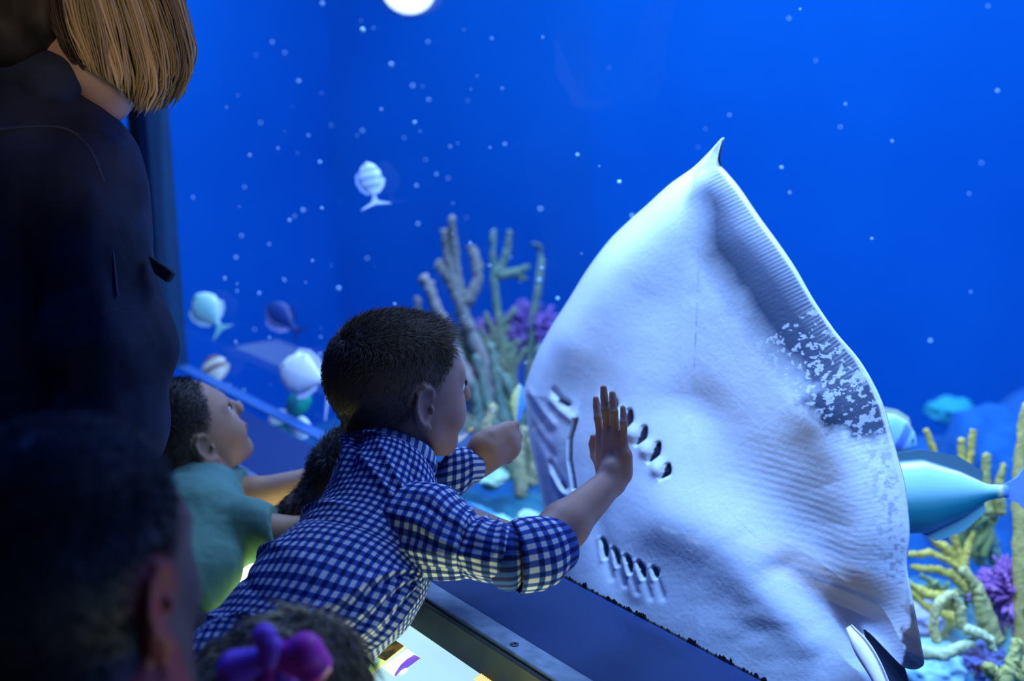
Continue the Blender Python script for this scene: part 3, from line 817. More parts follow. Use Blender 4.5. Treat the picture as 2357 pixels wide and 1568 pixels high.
tag(leaf('clasper', [(1978, 1428), (2010, 1478), (2046, 1540), (2090, 1640)], [4, 15, 13, 6], .011, (.90, .82, .88), M_ray, 5, .0, .022), 'pinkish white clasper')
leaf('tail', [(1930, 1440), (2020, 1540), (2090, 1740), (2200, 1900)], [60, 46, 26, 5], .006, (.03, .045, .09), M_ray, 9, .0, -.01)  # colour darkened for shade in the gap by the wing, widened to cover it

# ------------------------------------------------------------------ people
ZL_X = [-.12, -.06, -.03, -.018, -.012, .005, .020, .040, .050, .060, .09]
ZL_Z = [-.070, -.066, -.052, -.036, -.004, -.004, .006, .024, .046, .060, .064]
def scalp_mask(hd, V, soft=.018):
    q = hd.loc(V); zl = np.interp(q[:, 0], ZL_X, ZL_Z)
    ear = (np.abs(q[:, 1]) > .069) & ((q[:, 0] + .003) ** 2 / .019 ** 2 + (q[:, 2] + .008) ** 2 / .034 ** 2 < 1)
    return np.clip((q[:, 2] - zl) / soft, 0, 1) * (np.linalg.norm(q, axis=1) < .16) * (~ear) * (.62 + .38 * np.clip((q[:, 2] - .0) / .05, 0, 1))
def lip_mask(hd, V):
    q = hd.loc(V)
    return ((np.abs(q[:, 2] + .048) < .0075) & (np.abs(q[:, 1]) < .018 - np.abs(q[:, 2] + .048)) & (q[:, 0] > .078)) * .8
def normals(f, p, e=.0015):
    g = np.stack([f(p + np.eye(3)[i] * e) - f(p - np.eye(3)[i] * e) for i in range(3)], 1)
    return g / (np.linalg.norm(g, axis=1)[:, None] + 1e-9)


def strands(name, roots, dirs1, dirs2, lens, rad, mat, parent, cols, seg=4):
    """thin tapered hairs: start along dirs1, end along dirs2"""
    n = len(roots); th = np.array([0, 2.094, 4.189])
    ref = np.cross(dirs1, dirs2 + np.array([.013, .021, .017])); ref /= np.linalg.norm(ref, axis=1)[:, None] + 1e-9
    rings = []; p = roots.copy()
    for k in range(seg + 1):
        f = k / seg; d = dirs1 * (1 - f) + dirs2 * f; d /= np.linalg.norm(d, axis=1)[:, None] + 1e-9
        if k: p = p + d * (lens / seg)[:, None]
        b = np.cross(d, ref); r = (np.broadcast_to(rad, (n,)) * (1 - .85 * f))[:, None]
        rings.append(np.stack([p + r * (math.cos(a) * ref + math.sin(a) * b) for a in th], 1))
    V = np.stack(rings, 1)  # n, seg+1, 3, 3
    m = (seg + 1) * 3; base = (np.arange(n) * m)[:, None]
    fl = np.array([[k * 3 + j, k * 3 + (j + 1) % 3, (k + 1) * 3 + (j + 1) % 3, (k + 1) * 3 + j] for k in range(seg) for j in range(3)])
    F = (base[:, :, None] + fl[None]).reshape(-1, 4)
    return mesh_obj(name, V.reshape(-1, 3), F, mat, parent, colattr=np.repeat(cols, m, axis=0))


M_hair = tinted('hair', rough=0.45, spec=0.5)
M_eye = surface('eye_white', (.75, .74, .72), rough=0.2)
M_iris = surface('eye_iris', (.03, .05, .07), rough=0.15)


def short_hair(hd, f, V, parent, color, n=9000, top=.011, side=.0035, spike=.018, seed=1, rad=.00042):
    rs = np.random.RandomState(seed)
    sm = scalp_mask(hd, V); cand = np.where(sm > .25)[0]
    w_ = sm[cand]; idx = rs.choice(cand, n, p=w_ / w_.sum()); roots = V[idx] + rs.randn(n, 3) * .0007
    N = normals(f, roots); q = hd.loc(roots)
    topness = np.clip((q[:, 2] - .045) / .04, 0, 1); front = np.clip((q[:, 0] - .015) / .035, 0, 1) * np.clip((q[:, 2] - .035) / .03, 0, 1)
    ln = (side + (top - side) * topness + (spike - top) * front * rs.rand(n)) * (.7 + .6 * rs.rand(n)) * hd.s
    flow = hd.x[None] * (topness * .9)[:, None] - hd.z[None] * (1 - topness)[:, None] - hd.x[None] * (.5 * (1 - topness))[:, None]
    flow -= N * np.sum(flow * N, 1)[:, None]; flow /= np.linalg.norm(flow, axis=1)[:, None] + 1e-9
    jit = rs.randn(n, 3) * .22
    d1 = N * (.55 + .5 * front)[:, None] + flow * .8 + jit; d1 /= np.linalg.norm(d1, axis=1)[:, None]
    d2 = flow * (1.0 - .45 * front)[:, None] + N * (.05 + .6 * front)[:, None] + jit * 1.2 + hd.x[None] * (front * .4)[:, None]; d2 /= np.linalg.norm(d2, axis=1)[:, None]
    c = np.array(color)[None] * (.55 + .9 * rs.rand(n, 1))
    return strands('hair', roots, d1, d2, ln, rad * hd.s, M_hair, parent, c)


def face_parts(hd, parent):
    for y in (-1, 1):
        c = hd.w(.0675, y * .027, .001); r = .0105 * hd.s
        th = np.linspace(0, np.pi, 14); ph = np.linspace(0, 2 * np.pi, 20, endpoint=False)
        Vs = np.array([c + r * (math.cos(a) * hd.x + math.sin(a) * (math.cos(b) * hd.y + math.sin(b) * hd.z)) for a in th for b in ph])
        Fs = [[i * 20 + j, i * 20 + (j + 1) % 20, (i + 1) * 20 + (j + 1) % 20, (i + 1) * 20 + j] for i in range(13) for j in range(20)]
        e = mesh_obj('eye', Vs, Fs, M_eye, parent)
        th = np.linspace(0, .55, 6); r *= 1.02
        Vs = np.array([c + r * (math.cos(a) * hd.x + math.sin(a) * (math.cos(b) * hd.y + math.sin(b) * hd.z)) for a in th for b in ph])
        Fs = [[i * 20 + j, i * 20 + (j + 1) % 20, (i + 1) * 20 + (j + 1) % 20, (i + 1) * 20 + j] for i in range(5) for j in range(20)]
        mesh_obj('iris', Vs, Fs, M_iris, e)
        rs = np.random.RandomState(3); n = 46; u = np.linspace(-1, 1, n)
        roots = np.array([hd.w(.0785 - abs(a) * .004, y * (.027 + a * .0105), .0058 - a * a * .003) for a in u])
        dd = np.array([nrm(hd.x * .8 + hd.z * .5 + hd.y * y * a * .5) for a in u])
        strands('eyelashes', roots, dd, np.array([nrm(d + hd.z * .8) for d in dd]), np.full(n, .0055 * hd.s), .00022, M_hair, parent, np.tile([[.02, .015, .012]], (n, 1)), 3)
        u = rs.rand(170) * 2 - 1
        roots = np.array([hd.w(.0795 - (a + 1) * .0045, y * (.026 + a * .0145), .0165 + rs.randn() * .0013 - (a > .2) * (a - .2) * .004) for a in u])
        dd = np.array([nrm(hd.y * y * 1.0 + hd.z * .35 + hd.x * .25) for a in u])
        strands('eyebrow', roots, dd, dd, np.full(len(u), .005 * hd.s), .0003, M_hair, parent, np.tile([[.10, .07, .045]], (len(u), 1)), 2)


def skinned(name, prims, h, mat, parent, hd=None, extra=None, lip=True, ear_glow=0.0):
    f = field(prims, extra); V, F = isosurface(f, *bounds(prims), h)
    at = {}
    if hd is not None:
        at['scalp'] = scalp_mask(hd, V); at['lip'] = lip_mask(hd, V)
        if ear_glow:
            q = hd.loc(V); at['lip'] = np.maximum(at['lip'], ear_glow * ((np.abs(q[:, 1]) > .066) & (q[:, 2] < .025) & (q[:, 0] > -.03) & (q[:, 0] < .02)))  # light glowing red through the ear, painted in with the lip attribute
    return mesh_obj(name, V, F, mat, parent, attrs=at), f, V


def cloth(name, prims, h, mat, parent, cuts=(), wr=.0, wscale=30., grow=0.0):
    """garment: the body's shapes grown a little, cut by planes (point, outward normal)"""
    def ex(p, d):
        d = d - grow
        if wr: d = d + wr * (fbm(p * np.array([wscale, wscale, wscale * .45]) , 7, 3) - .5) * 2
        for q in cuts:
            g = (p - q[0]) @ nrm(q[1]); R = q[2] if len(q) > 2 else 9.0
            d = np.where(np.linalg.norm(p - q[0], axis=1) < R, np.maximum(d, g), d)
        return d
    V, F = isosurface(field(prims, ex), *bounds(prims, .02 + grow), h)
    return mesh_obj(name, V, F, mat, parent)


def legs(parent, hipL, hipR, mat_t, mat_s, h=.006, r=.055, toe=(0.6, 0.8, 0)):
    pr = [cone(hipL, hipR, r * 1.5, r * 1.5, .03)]
    for hp in (hipL, hipR):
        hp = np.asarray(hp); an = np.array([hp[0] - .01, hp[1] - .02, .07]); kn = (hp + an) / 2 + nrm(toe) * .03
        pr += [cone(hp, kn, r * 1.15, r * .9, .02), cone(kn, an, r * .85, r * .7, .02)]
    V, F = isosurface(field(pr, lambda p, d: np.maximum(d, .045 - p[:, 2])), *bounds(pr), h)
    mesh_obj('trousers', V, F, mat_t, parent)
    for hp in (hipL, hipR):
        hp = np.asarray(hp); a = np.array([hp[0] - .01, hp[1] - .02, .04]); b = a + nrm(toe) * .09
        pr = [cone(a, b, .036, .028, .02), cone(a + [0, 0, .01], a + [0, 0, .05], .036, .036, .01)]
        V, F = isosurface(field(pr, lambda p, d: np.maximum(d, .001 - p[:, 2])), *bounds(pr), h * .7)
        mesh_obj('shoe', V, F, mat_s, parent)


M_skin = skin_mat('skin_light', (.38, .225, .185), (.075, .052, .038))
M_skin2 = skin_mat('skin_tan', (.50, .30, .20), (.018, .015, .014))
M_ging = gingham('gingham_cotton', 0.0137)
M_dtr = surface('dark_trousers', (.01, .014, .03), (.016, .02, .04), rough=.9, bump=.2, scale=200)
M_shoe = surface('dark_shoe', (.01, .01, .012), (.02, .02, .024), rough=.5)
M_shirt2 = surface('teal_tshirt', (.10, .26, .24), (.13, .31, .28), rough=.9, scale=12, bump=.3, bscale=70)
M_denim = surface('navy_denim', (.008, .014, .040), (.030, .045, .10), rough=.85, scale=9, bump=.5, bscale=45, detail=6)
M_stitch = surface('denim_stitch', (.03, .05, .10), (.04, .06, .12), rough=.8)
M_tee = surface('dark_tshirt', (.012, .018, .035), (.018, .026, .05), rough=.9, scale=20)

# ---- the boy in the gingham shirt, leaning over the table with his hand on the glass
b1 = empty('person', P(610, 1560, 1.08) * [1, 1, 0], 'boy in blue gingham shirt leaning over the table with his palm on the glass', 'person')
fw = nrm([math.cos(math.radians(31)), math.sin(math.radians(31)), -0.04])
hd1 = Head(P(922, 892, 1.30), fw, (0.0, 0.0, 1.0), 0.97)
pr = hd1.prims()
nk = P(880, 1085, 1.29)
pr += [cone(hd1.w(-.030, 0, -.035), nk, .042, .046, .02), cone(hd1.w(-.01, 0, -.05), nk, .036, .040, .02)]
shR, shL = P(940, 1175, 1.20), P(880, 1105, 1.36)
chest, hips = P(850, 1220, 1.25), P(640, 1530, 1.11)
pr += [cone(nk, chest, .040, .060, .03), cone(shR, shL, .028, .028, .03), cone(chest, hips, .062, .058, .03)]
elR = P(1218, 1278, 1.145)
wr_c = on_glass(1407, 1108, -.026)
pr += [cone(shR, elR, .030, .0265, .015), cone(elR, P(1300, 1210, 1.19), .0275, .0262, .012), cone(P(1300, 1210, 1.19), wr_c, .0262, .0170, .012), cone(wr_c, on_glass(1411, 1085, -.022), .0170, .0165, .008)]
# right hand, flat on the glass: palm, five separate fingers
def gl(x, y, o): return on_glass(x, y, -o)
palm = [((1390, 1092), (1383, 1005), .0095, .0068), ((1402, 1095), (1399, 995), .0105, .0072), ((1416, 1095), (1418, 998), .0105, .0070), ((1428, 1092), (1434, 1012), .0105, .0064)]
for a, b, ra, rb in palm: pr.append(cone(gl(*a, ra + .004), gl(*b, rb + .0015), ra, rb, .007))
pr.append(cone(gl(1436, 1090, .012), gl(1441, 1050, .010), .0100, .0078, .008))
fing = [((1382, 1002), (1376, 962), (1373, 936), (1371.5, 918), .0048), ((1399, 992), (1394, 944), (1391, 915), (1389.5, 893), .0052),
        ((1417, 996), (1413, 950), (1411, 925), (1409.5, 906), .0050), ((1435, 1008), (1436, 974), (1435, 955), (1433.5, 939), .0043)]
for a, b, c, d, r in fing:
    pr += [cone(gl(*a, r + .004), gl(*b, r + .0045), r * 1.06, r, .003), cone(gl(*b, r + .0045), gl(*c, r + .002), r, r * .95, .001), cone(gl(*c, r + .002), gl(*d, r + .0005), r * .95, r * .82, .001), ball(gl(*b, r + .0048), r * 1.06, .002)]
pr += [cone(gl(1388, 1078, .012), gl(1370, 1050, .008), .0080, .0062, .006), cone(gl(1370, 1050, .008), gl(1364, 1022, .0060), .0058, .0052, .002), cone(gl(1364, 1022, .0060), gl(1366, 1006, .0052), .0052, .0043, .0015)]
# left arm, forearm going up to the glass, hand bent back on the pane
elL = P(1010, 1125, 1.37)
wrL = P(1105, 1060, 1.375)
pr += [cone(shL, elL, .030, .025, .015), cone(elL, wrL, .025, .0195, .012)]
dL_, nL_ = nrm(P(1190, 985, 1.395) - wrL), nrm(CAM - wrL)
pr += [cone(wrL, P(1120, 1040, 1.372), .020, .022, .01), cone(P(1118, 1030, 1.372), P(1162, 1010, 1.385), .0215, .018, .012), cone(P(1135, 1050, 1.38), P(1172, 1032, 1.392), .016, .0155, .01)]
for k, (x, y, x2, y2, x3, y3, r) in enumerate(((1160, 994, 1180, 990, 1190, 1004, .0085), (1164, 1010, 1186, 1008, 1188, 1026, .0080), (1162, 1028, 1184, 1028, 1182, 1044, .0075), (1152, 1046, 1174, 1046, 1170, 1058, .0068))):
    pr += [cone(P(x, y, 1.385), P(x2, y2, 1.395), r * 1.3, r, .006), cone(P(x2, y2, 1.395), P(x3, y3, 1.412), r, r * .85, .002), cone(P(x3, y3, 1.412), P(x3 - 3, y3 + 2, 1.425), r * .85, r * .75, .002)]
pr += [cone(P(1130, 1005, 1.37), P(1170, 985, 1.385), .012, .0085, .006), cone(P(1170, 985, 1.385), P(1187, 978, 1.395), .0075, .0058, .003)]
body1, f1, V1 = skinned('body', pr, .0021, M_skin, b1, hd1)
short_hair(hd1, f1, V1, b1, (.125, .085, .055), n=12000, top=.012, side=.0040, spike=.036, seed=2)
face_parts(hd1, b1)

def shirt_wr(TH, SN, U, S):
    """folds of the shirt: creases fanning from the armpit, gathers across the back, a yoke fold (the camera side is near TH = 1.6)"""
    a = np.zeros_like(TH)
    ang = lambda x: np.angle(np.exp(1j * x))
    for te, wd, am in ((.35, .17, .0075), (.85, .10, -.0045), (1.25, .13, .0070), (1.65, .09, -.0040), (2.0, .12, .0065), (2.45, .09, -.0035), (2.85, .12, .006)):
        k = np.clip((.56 - SN) / .56, 0, 1); tc_ = 2.75 + (te - 2.75) * k ** .85
        a += am * np.exp(-np.abs(ang(TH - tc_) / (wd * (.35 + .9 * k))) ** 1.3) * np.clip(k * 7, 0, 1) * np.clip(1.25 - k, .25, 1)
    for te, wd, am in ((.3, .12, .0050), (.9, .09, .0045), (1.5, .08, -.003)):
        k = np.clip((SN - .54) / .34, 0, 1); tc_ = 2.7 + (te - 2.7) * k
        a += am * np.exp(-np.abs(ang(TH - tc_) / (wd * (.4 + .8 * k))) ** 1.3) * np.clip(k * 6, 0, 1) * np.clip((1 - k) * 4, 0, 1)
    for s0, wd, am, th0, sl in ((.66, .013, .0080, .2, .045), (.60, .009, -.0040, .3, .05), (.50, .014, .0085, .15, .06), (.42, .009, -.004, .3, .07), (.33, .012, .006, .2, .07), (.90, .010, .005, .7, -.05)):
        a += am * np.exp(-np.abs((SN - s0 + sl * ang(TH - th0)) / wd) ** 1.4) * np.exp(-(ang(TH - th0) / .85) ** 2)
    a += .009 * np.exp(-np.abs(ang(TH - .28 - 1.6 * (.97 - SN)) / .10) ** 1.5) * np.clip((SN - .70) * 8, 0, 1) - .006 * np.exp(-np.abs(ang(TH - .50 - 1.6 * (.97 - SN)) / .07) ** 2) * np.clip((SN - .70) * 8, 0, 1)
    a += .0022 * (fbm(np.stack([U.ravel() * 26, S.ravel() * 14], 1), 5, 3).reshape(TH.shape) - .5) * 2
    return a
torso = [(330, 1690, 720, 1730, 1.03, .085), (385, 1590, 775, 1630, 1.06, .088), (450, 1480, 838, 1540, 1.10, .088), (552, 1352, 925, 1452, 1.13, .088), (634, 1266, 975, 1384, 1.17, .088),
         (706, 1196, 996, 1318, 1.205, .092), (752, 1118, 990, 1240, 1.24, .098), (780, 1062, 985, 1170, 1.27, .098), (790, 1030, 985, 1110, 1.285, .080), (812, 1022, 975, 1078, 1.29, .058)]
edge_loft('shirt', torso, 260, 300, M_ging, b1, shirt_wr, uvs=1.60)
def coll_wr(TH, SN, U, S): return .0012 * np.sin(TH * 5 + SN * 3) + .003 * np.sin(SN * np.pi) 
edge_loft('collar', [(792, 1036, 1000, 1096, 1.29, .062), (788, 1022, 1003, 1078, 1.292, .060), (806, 1012, 996, 1064, 1.296, .054), (830, 1010, 984, 1058, 1.296, .050)], 30, 160, M_ging, b1, coll_wr, uvs=1.35, uvoff=(.004, .003))
def slv_wr(TH, SN, U, S):
    a = .0016 * (fbm(np.stack([U.ravel() * 30, S.ravel() * 30], 1), 15, 3).reshape(TH.shape) - .5) * 2
    for th0, sl, wd, am in ((1.9, -.5, .14, .0050), (2.35, .1, .12, -.0035), (2.7, .5, .14, .0055), (1.3, .5, .12, .0032), (.8, .6, .14, -.0030)):
        a += am * np.exp(-((np.angle(np.exp(1j * (TH - th0 - sl * (SN - .2))))) / wd) ** 2) * np.sin(np.pi * np.clip(SN + .08, 0, 1))
    for s0 in (.62, .74, .86): a += .0035 * np.exp(-((SN - s0 - .05 * np.sin(TH * 2)) / .022) ** 2) * (1 + np.cos(TH)) / 2
    return a
sleeve = edge_loft('sleeve', [(922, 1112, 905, 1262, 1.185, .050), (965, 1108, 940, 1300, 1.175, .052), (1020, 1118, 985, 1322, 1.165, .050), (1065, 1160, 1040, 1324, 1.155, .046), (1098, 1190, 1085, 1322, 1.15, .042), (1140, 1200, 1130, 1336, 1.14, .040), (1190, 1212, 1184, 1350, 1.137, .038)], 150, 200, M_ging, b1, slv_wr, uvs=1.35, uvoff=(.002, .005))
def cuff_wr(TH, SN, U, S): return .0016 * np.sin(TH * 3 + 1) * np.sin(SN * 3) + .002 * np.sin(SN * np.pi) + .001 * (fbm(np.stack([U.ravel() * 40, S.ravel() * 40], 1), 25, 2).reshape(TH.shape) - .5)
edge_loft('cuff', [(1196, 1222, 1200, 1338, 1.138, .034), (1180, 1208, 1188, 1358, 1.138, .042), (1192, 1200, 1206, 1360, 1.14, .043), (1222, 1196, 1240, 1352, 1.148, .042), (1250, 1194, 1264, 1326, 1.158, .038), (1248, 1206, 1258, 1312, 1.158, .033), (1228, 1210, 1238, 1318, 1.152, .032)], 70, 160, M_ging, b1, cuff_wr, uvs=1.28, uvoff=(.006, .001))
edge_loft('sleeve', [(905, 1050, 880, 1150, 1.36, .042), (960, 1058, 940, 1160, 1.365, .040), (1010, 1062, 1000, 1160, 1.365, .036), (1040, 1058, 1030, 1140, 1.365, .034)], 60, 120, M_ging, b1, slv_wr, uvs=1.35, uvoff=(.003, .002))
edge_loft('cuff', [(1020, 1066, 1006, 1140, 1.362, .032), (1028, 1044, 1018, 1150, 1.362, .036), (1058, 1036, 1052, 1140, 1.365, .035), (1080, 1034, 1076, 1112, 1.368, .031), (1072, 1046, 1068, 1106, 1.368, .027)], 50, 120, M_ging, b1, cuff_wr, uvs=1.28, uvoff=(.001, .004))
legs(b1, P(590, 1640, 1.10), P(690, 1700, 1.02), M_dtr, M_shoe)

# ---- the second boy, looking up, in a teal t-shirt
b2 = empty('person', P(430, 1450, 1.328) * [1, 1, 0], 'boy in teal t-shirt looking up, his arms stretched over the glowing table', 'person')
fw2 = nrm(.74 * CR + .52 * UP + np.array([0, .58, 0])); up2 = nrm(UP * .82 - CR * .52 + np.array([0, -.38, 0]))
hd2 = Head(P(432, 1000, 1.558), fw2, up2, 0.90)
pr = hd2.prims(); nk2 = P(455, 1135, 1.522)
sR2, sL2 = P(480, 1190, 1.443), P(500, 1130, 1.593)
pr += [cone(hd2.w(-.03, 0, -.035), nk2, 0.0354, 0.0389, .02), cone(hd2.w(.0, 0, -.06), nk2, 0.0301, 0.0354, .02), cone(nk2, P(430, 1230, 1.469), 0.0354, 0.0620, .03), cone(sR2, sL2, 0.0301, 0.0301, .03), cone(P(420, 1230, 1.469), P(385, 1370, 1.345), .060, .048, .03)]
eR2, wR2 = P(630, 1232, 1.416), P(770, 1215, 1.434)
eL2, wL2 = P(590, 1138, 1.593), P(730, 1102, 1.593)
pr += [cone(sR2, eR2, 0.0301, 0.0257, .015), cone(eR2, wR2, 0.0257, 0.0177, .012), cone(sL2, eL2, 0.0283, 0.0239, .015), cone(eL2, wL2, 0.0248, 0.0186, .012)]
pr += hand(wR2, nrm(P(880, 1215, 1.451) - wR2), UP, nrm(P(770, 1150, 1.504) - wR2), L=.1, curl=.2)
pr += hand(wL2, nrm(P(800, 1120, 1.611) - wL2), UP, nrm(CAM - wL2) * [1, 1, 0], L=.1, curl=.45)

body2, f2, V2 = skinned('body', pr, .0028, M_skin2, b2, hd2)
short_hair(hd2, f2, V2, b2, (.020, .018, .018), n=5000, top=.009, side=.004, spike=.010, seed=5, rad=.0006)
face_parts(hd2, b2)
tp = [cone(P(455, 1150, 1.513), P(430, 1230, 1.469), 0.0549, 0.0761, .03), cone(sR2, sL2, 0.0416, 0.0416, .03), cone(P(425, 1230, 1.469), P(395, 1380, 1.328), 0.0790, 0.0700, .03),
      cone(sR2, P(560, 1218, 1.425), 0.0407, 0.0425, .02), cone(P(560, 1218, 1.425), P(645, 1238, 1.416), 0.0425, 0.0381, .01), cone(sL2, P(555, 1135, 1.593), 0.0398, 0.0354, .02), cone(P(460, 1250, 1.434), P(490, 1310, 1.36), 0.0443, 0.0354, .03)]
cloth('tshirt', tp, .0035, M_shirt2, b2, cuts=[(P(640, 1228, 1.416), P(690, 1215, 1.416) - P(640, 1228, 1.416), .085), (P(566, 1130, 1.593), P(640, 1125, 1.593) - P(566, 1130, 1.593), .075)], wr=.005, wscale=28)
legs(b2, P(370, 1480, 1.30), P(430, 1520, 1.24), M_dtr, M_shoe, r=.038)

# ---- the child half hidden behind the gingham boy
b3 = empty('person', P(840, 1300, 1.549) * [1, 1, 0], 'dark-haired child almost hidden behind the boy in gingham', 'person')
hd3 = Head(P(836, 1108, 1.504), nrm([.6, .7, 0]), UP, .84)
pr = hd3.prims() + [cone(hd3.w(-.02, 0, -.04), P(800, 1230, 1.469), 0.0372, 0.0443, .02)]
pr += [cone(P(740, 1170, 1.469), P(860, 1240, 1.434), 0.0398, 0.0443, .03), cone(P(800, 1230, 1.469), P(780, 1400, 1.372), 0.0620, 0.0620, .03), cone(P(740, 1170, 1.469), P(690, 1185, 1.469), 0.0301, 0.0248, .02), cone(P(690, 1185, 1.469), P(742, 1205, 1.504), 0.0230, 0.0159, .02)]
pr += hand(P(742, 1205, 1.504), nrm([.7, .7, -.1]), UP, nrm([-.5, .7, 0]), L=.095, curl=.3)
bo3, f3, V3 = skinned('body', pr, .0032, M_skin2, b3, hd3)
short_hair(hd3, f3, V3, b3, (.016, .014, .014), n=3500, top=.02, side=.012, spike=.02, seed=8, rad=.0009)
cloth('jacket', [cone(P(740, 1170, 1.469), P(860, 1240, 1.434), 0.0496, 0.0531, .03), cone(P(800, 1225, 1.469), P(780, 1400, 1.372), 0.0752, 0.0752, .03), cone(P(745, 1172, 1.469), P(690, 1185, 1.469), 0.0407, 0.0336, .02)], .005, M_tee, b3, cuts=[(P(810, 1190, 1.469), UP)], wr=.004)
legs(b3, P(690, 1430, 1.32), P(740, 1460, 1.26), M_dtr, M_shoe, r=.036)

# ---- the woman in the denim jacket
wm = empty('person', P(100, 1000, 1.3) * [1, 1, 0], 'woman with blond bob and navy denim jacket bending her head at the left', 'person')
fww = nrm(.80 * CR + np.array([0, .34, 0]) - UP * .46)
hdw = Head(P(208, 32, 1.27), fww, UP + .35 * CR, 1.12)
pr = hdw.prims(); nkw = P(95, 235, 1.30)
pr += [cone(hdw.w(-.035, 0, -.03), nkw, .048, .055, .02), cone(hdw.w(-.01, 0, -.055), nkw, .040, .05, .02), cone(nkw, P(60, 450, 1.32), .05, .10, .04), cone(P(60, 450, 1.32), P(60, 1000, 1.32), .11, .12, .04)]
handw = P(235, 1210, 1.22)
pr += [cone(P(190, 430, 1.24), P(255, 820, 1.20), .042, .036, .02), cone(P(255, 820, 1.20), handw, .034, .024, .02), cone(P(190, 430, 1.24), P(20, 400, 1.42), .045, .045, .03), cone(P(-20, 420, 1.42), P(-60, 850, 1.40), .042, .036, .02), cone(P(-60, 850, 1.40), P(20, 1150, 1.3), .034, .024, .02)]
pr += hand(handw, nrm(P(245, 1330, 1.24) - handw), nrm(CR + UP * .3), nrm(P(150, 1260, 1.1) - handw), L=.15, curl=.3)
pr += hand(P(20, 1150, 1.3), nrm([.3, .6, -.6]), nrm([.3, -.6, .5]), nrm([1, .3, 0]), L=.16, curl=.3)
M_skin3 = skin_mat('skin_pale', (.66, .44, .34), (.1, .07, .04))
bow_, fw_, Vw_ = skinned('body', pr, .0036, M_skin3, wm, None)
jk = [cone(P(95, 330, 1.27), P(190, 440, 1.235), .066, .060, .03), cone(P(112, 318, 1.28), P(30, 290, 1.36), .045, .07, .04), cone(P(60, 450, 1.32), P(50, 1000, 1.30), .150, .150, .05), cone(P(192, 430, 1.235), P(262, 800, 1.20), .062, .063, .03), cone(P(262, 800, 1.20), P(255, 980, 1.20), .063, .055, .03),
      cone(P(255, 980, 1.20), P(240, 1130, 1.20), .055, .045, .03), cone(P(15, 400, 1.42), P(-60, 850, 1.40), .062, .056, .03), cone(P(-60, 850, 1.40), P(-5, 1060, 1.34), .056, .045, .03)]
cloth('jacket', jk, .0045, M_denim, wm, wr=.011, wscale=15)
cloth('collar', [cone(P(112, 190, 1.235), P(10, 130, 1.27), .036, .052, .03), cone(P(108, 250, 1.25), P(160, 305, 1.25), .024, .016, .02), cone(P(60, 160, 1.36), P(20, 120, 1.32), .04, .04, .03)], .004, M_denim, wm, wr=.003, wscale=30)
for pts in ([(-20, 300, 1.175), (60, 292, 1.165), (150, 296, 1.163), (205, 340, 1.168), (240, 420, 1.172)], [(250, 470, 1.165), (258, 560, 1.158), (270, 680, 1.145)]):
    K = catmull(pts, 40); c_ = [P(*k) for k in K]
    tp_ = []
    fj = field(jk)
    for c in c_:
        d_ = nrm(c - CAM); q0 = CAM + d_ * 0.9
        for _ in range(60):
            s_ = fj(q0[None])[0]
            if s_ > .5: s_ = .02
            q0 = q0 + d_ * min(s_, .05)
            if s_ < .0005: break
        tp_.append(q0)
    V, F = tube(tp_, np.full(len(tp_), .0016), 6); tag(mesh_obj('seam', V, F, M_stitch, wm), 'paler stitched seam')
fl = [P(338, 585, 1.185), P(378, 612, 1.18), P(398, 628, 1.178), P(384, 652, 1.18), P(352, 628, 1.182)]
fo = mesh_obj('pocket_flap', *prism(fl, CF * .014), M_denim, wm, smooth=False); bevel(fo, .003)
# blond bob: core and several hundred locks falling over the cheek
M_core = surface('blond_core', (.10, .065, .03), (.16, .10, .05), rough=.7, scale=60, stretch=(1, 1, .2))
cpr = [hdw.e((-.016, 0, .036), (.100, .088, .078), .02), cone(P(290, 10, 1.27), P(355, 130, 1.285), .062, .036, .03), cone(P(355, 130, 1.29), P(335, 195, 1.29), .034, .022, .02)]
M_dkh = surface('dark_roots', (.010, .007, .005), (.03, .018, .012), rough=.6, scale=90, stretch=(1, 1, .3))
dpr = [cone(P(60, -60, 1.22), P(22, 64, 1.22), .066, .050, .03), cone(P(120, -40, 1.20), P(96, 40, 1.20), .034, .026, .02)]
V, F = isosurface(field(dpr, lambda p, d_: d_ + .003 * (fbm(p * [70, 70, 20], 3, 3) - .5)), *bounds(dpr), .004); tag(mesh_obj('hair', V, F, M_dkh, wm), 'dark brown hair at the nape')
V, F = isosurface(field(cpr), *bounds(cpr), .004); mesh_obj('hair', V, F, M_core, wm)
rs = np.random.RandomState(12)
uT = [0, .2, .45, .5, .7, .85, 1]
tabs = dict(x0=[96, 170, 225, 245, 300, 345, 395], x1=[116, 190, 262, 285, 345, 392, 432], y1=[40] * 7, x2=[142, 222, 285, 318, 376, 420, 451], y2=[108, 150, 185, 180, 190, 175, 130],
            x3=[160, 244, 292, 306, 338, 378, 416], y3=[130, 186, 224, 262, 265, 258, 236])
Vs, Fs, Cs, nn = [], [], [], 0
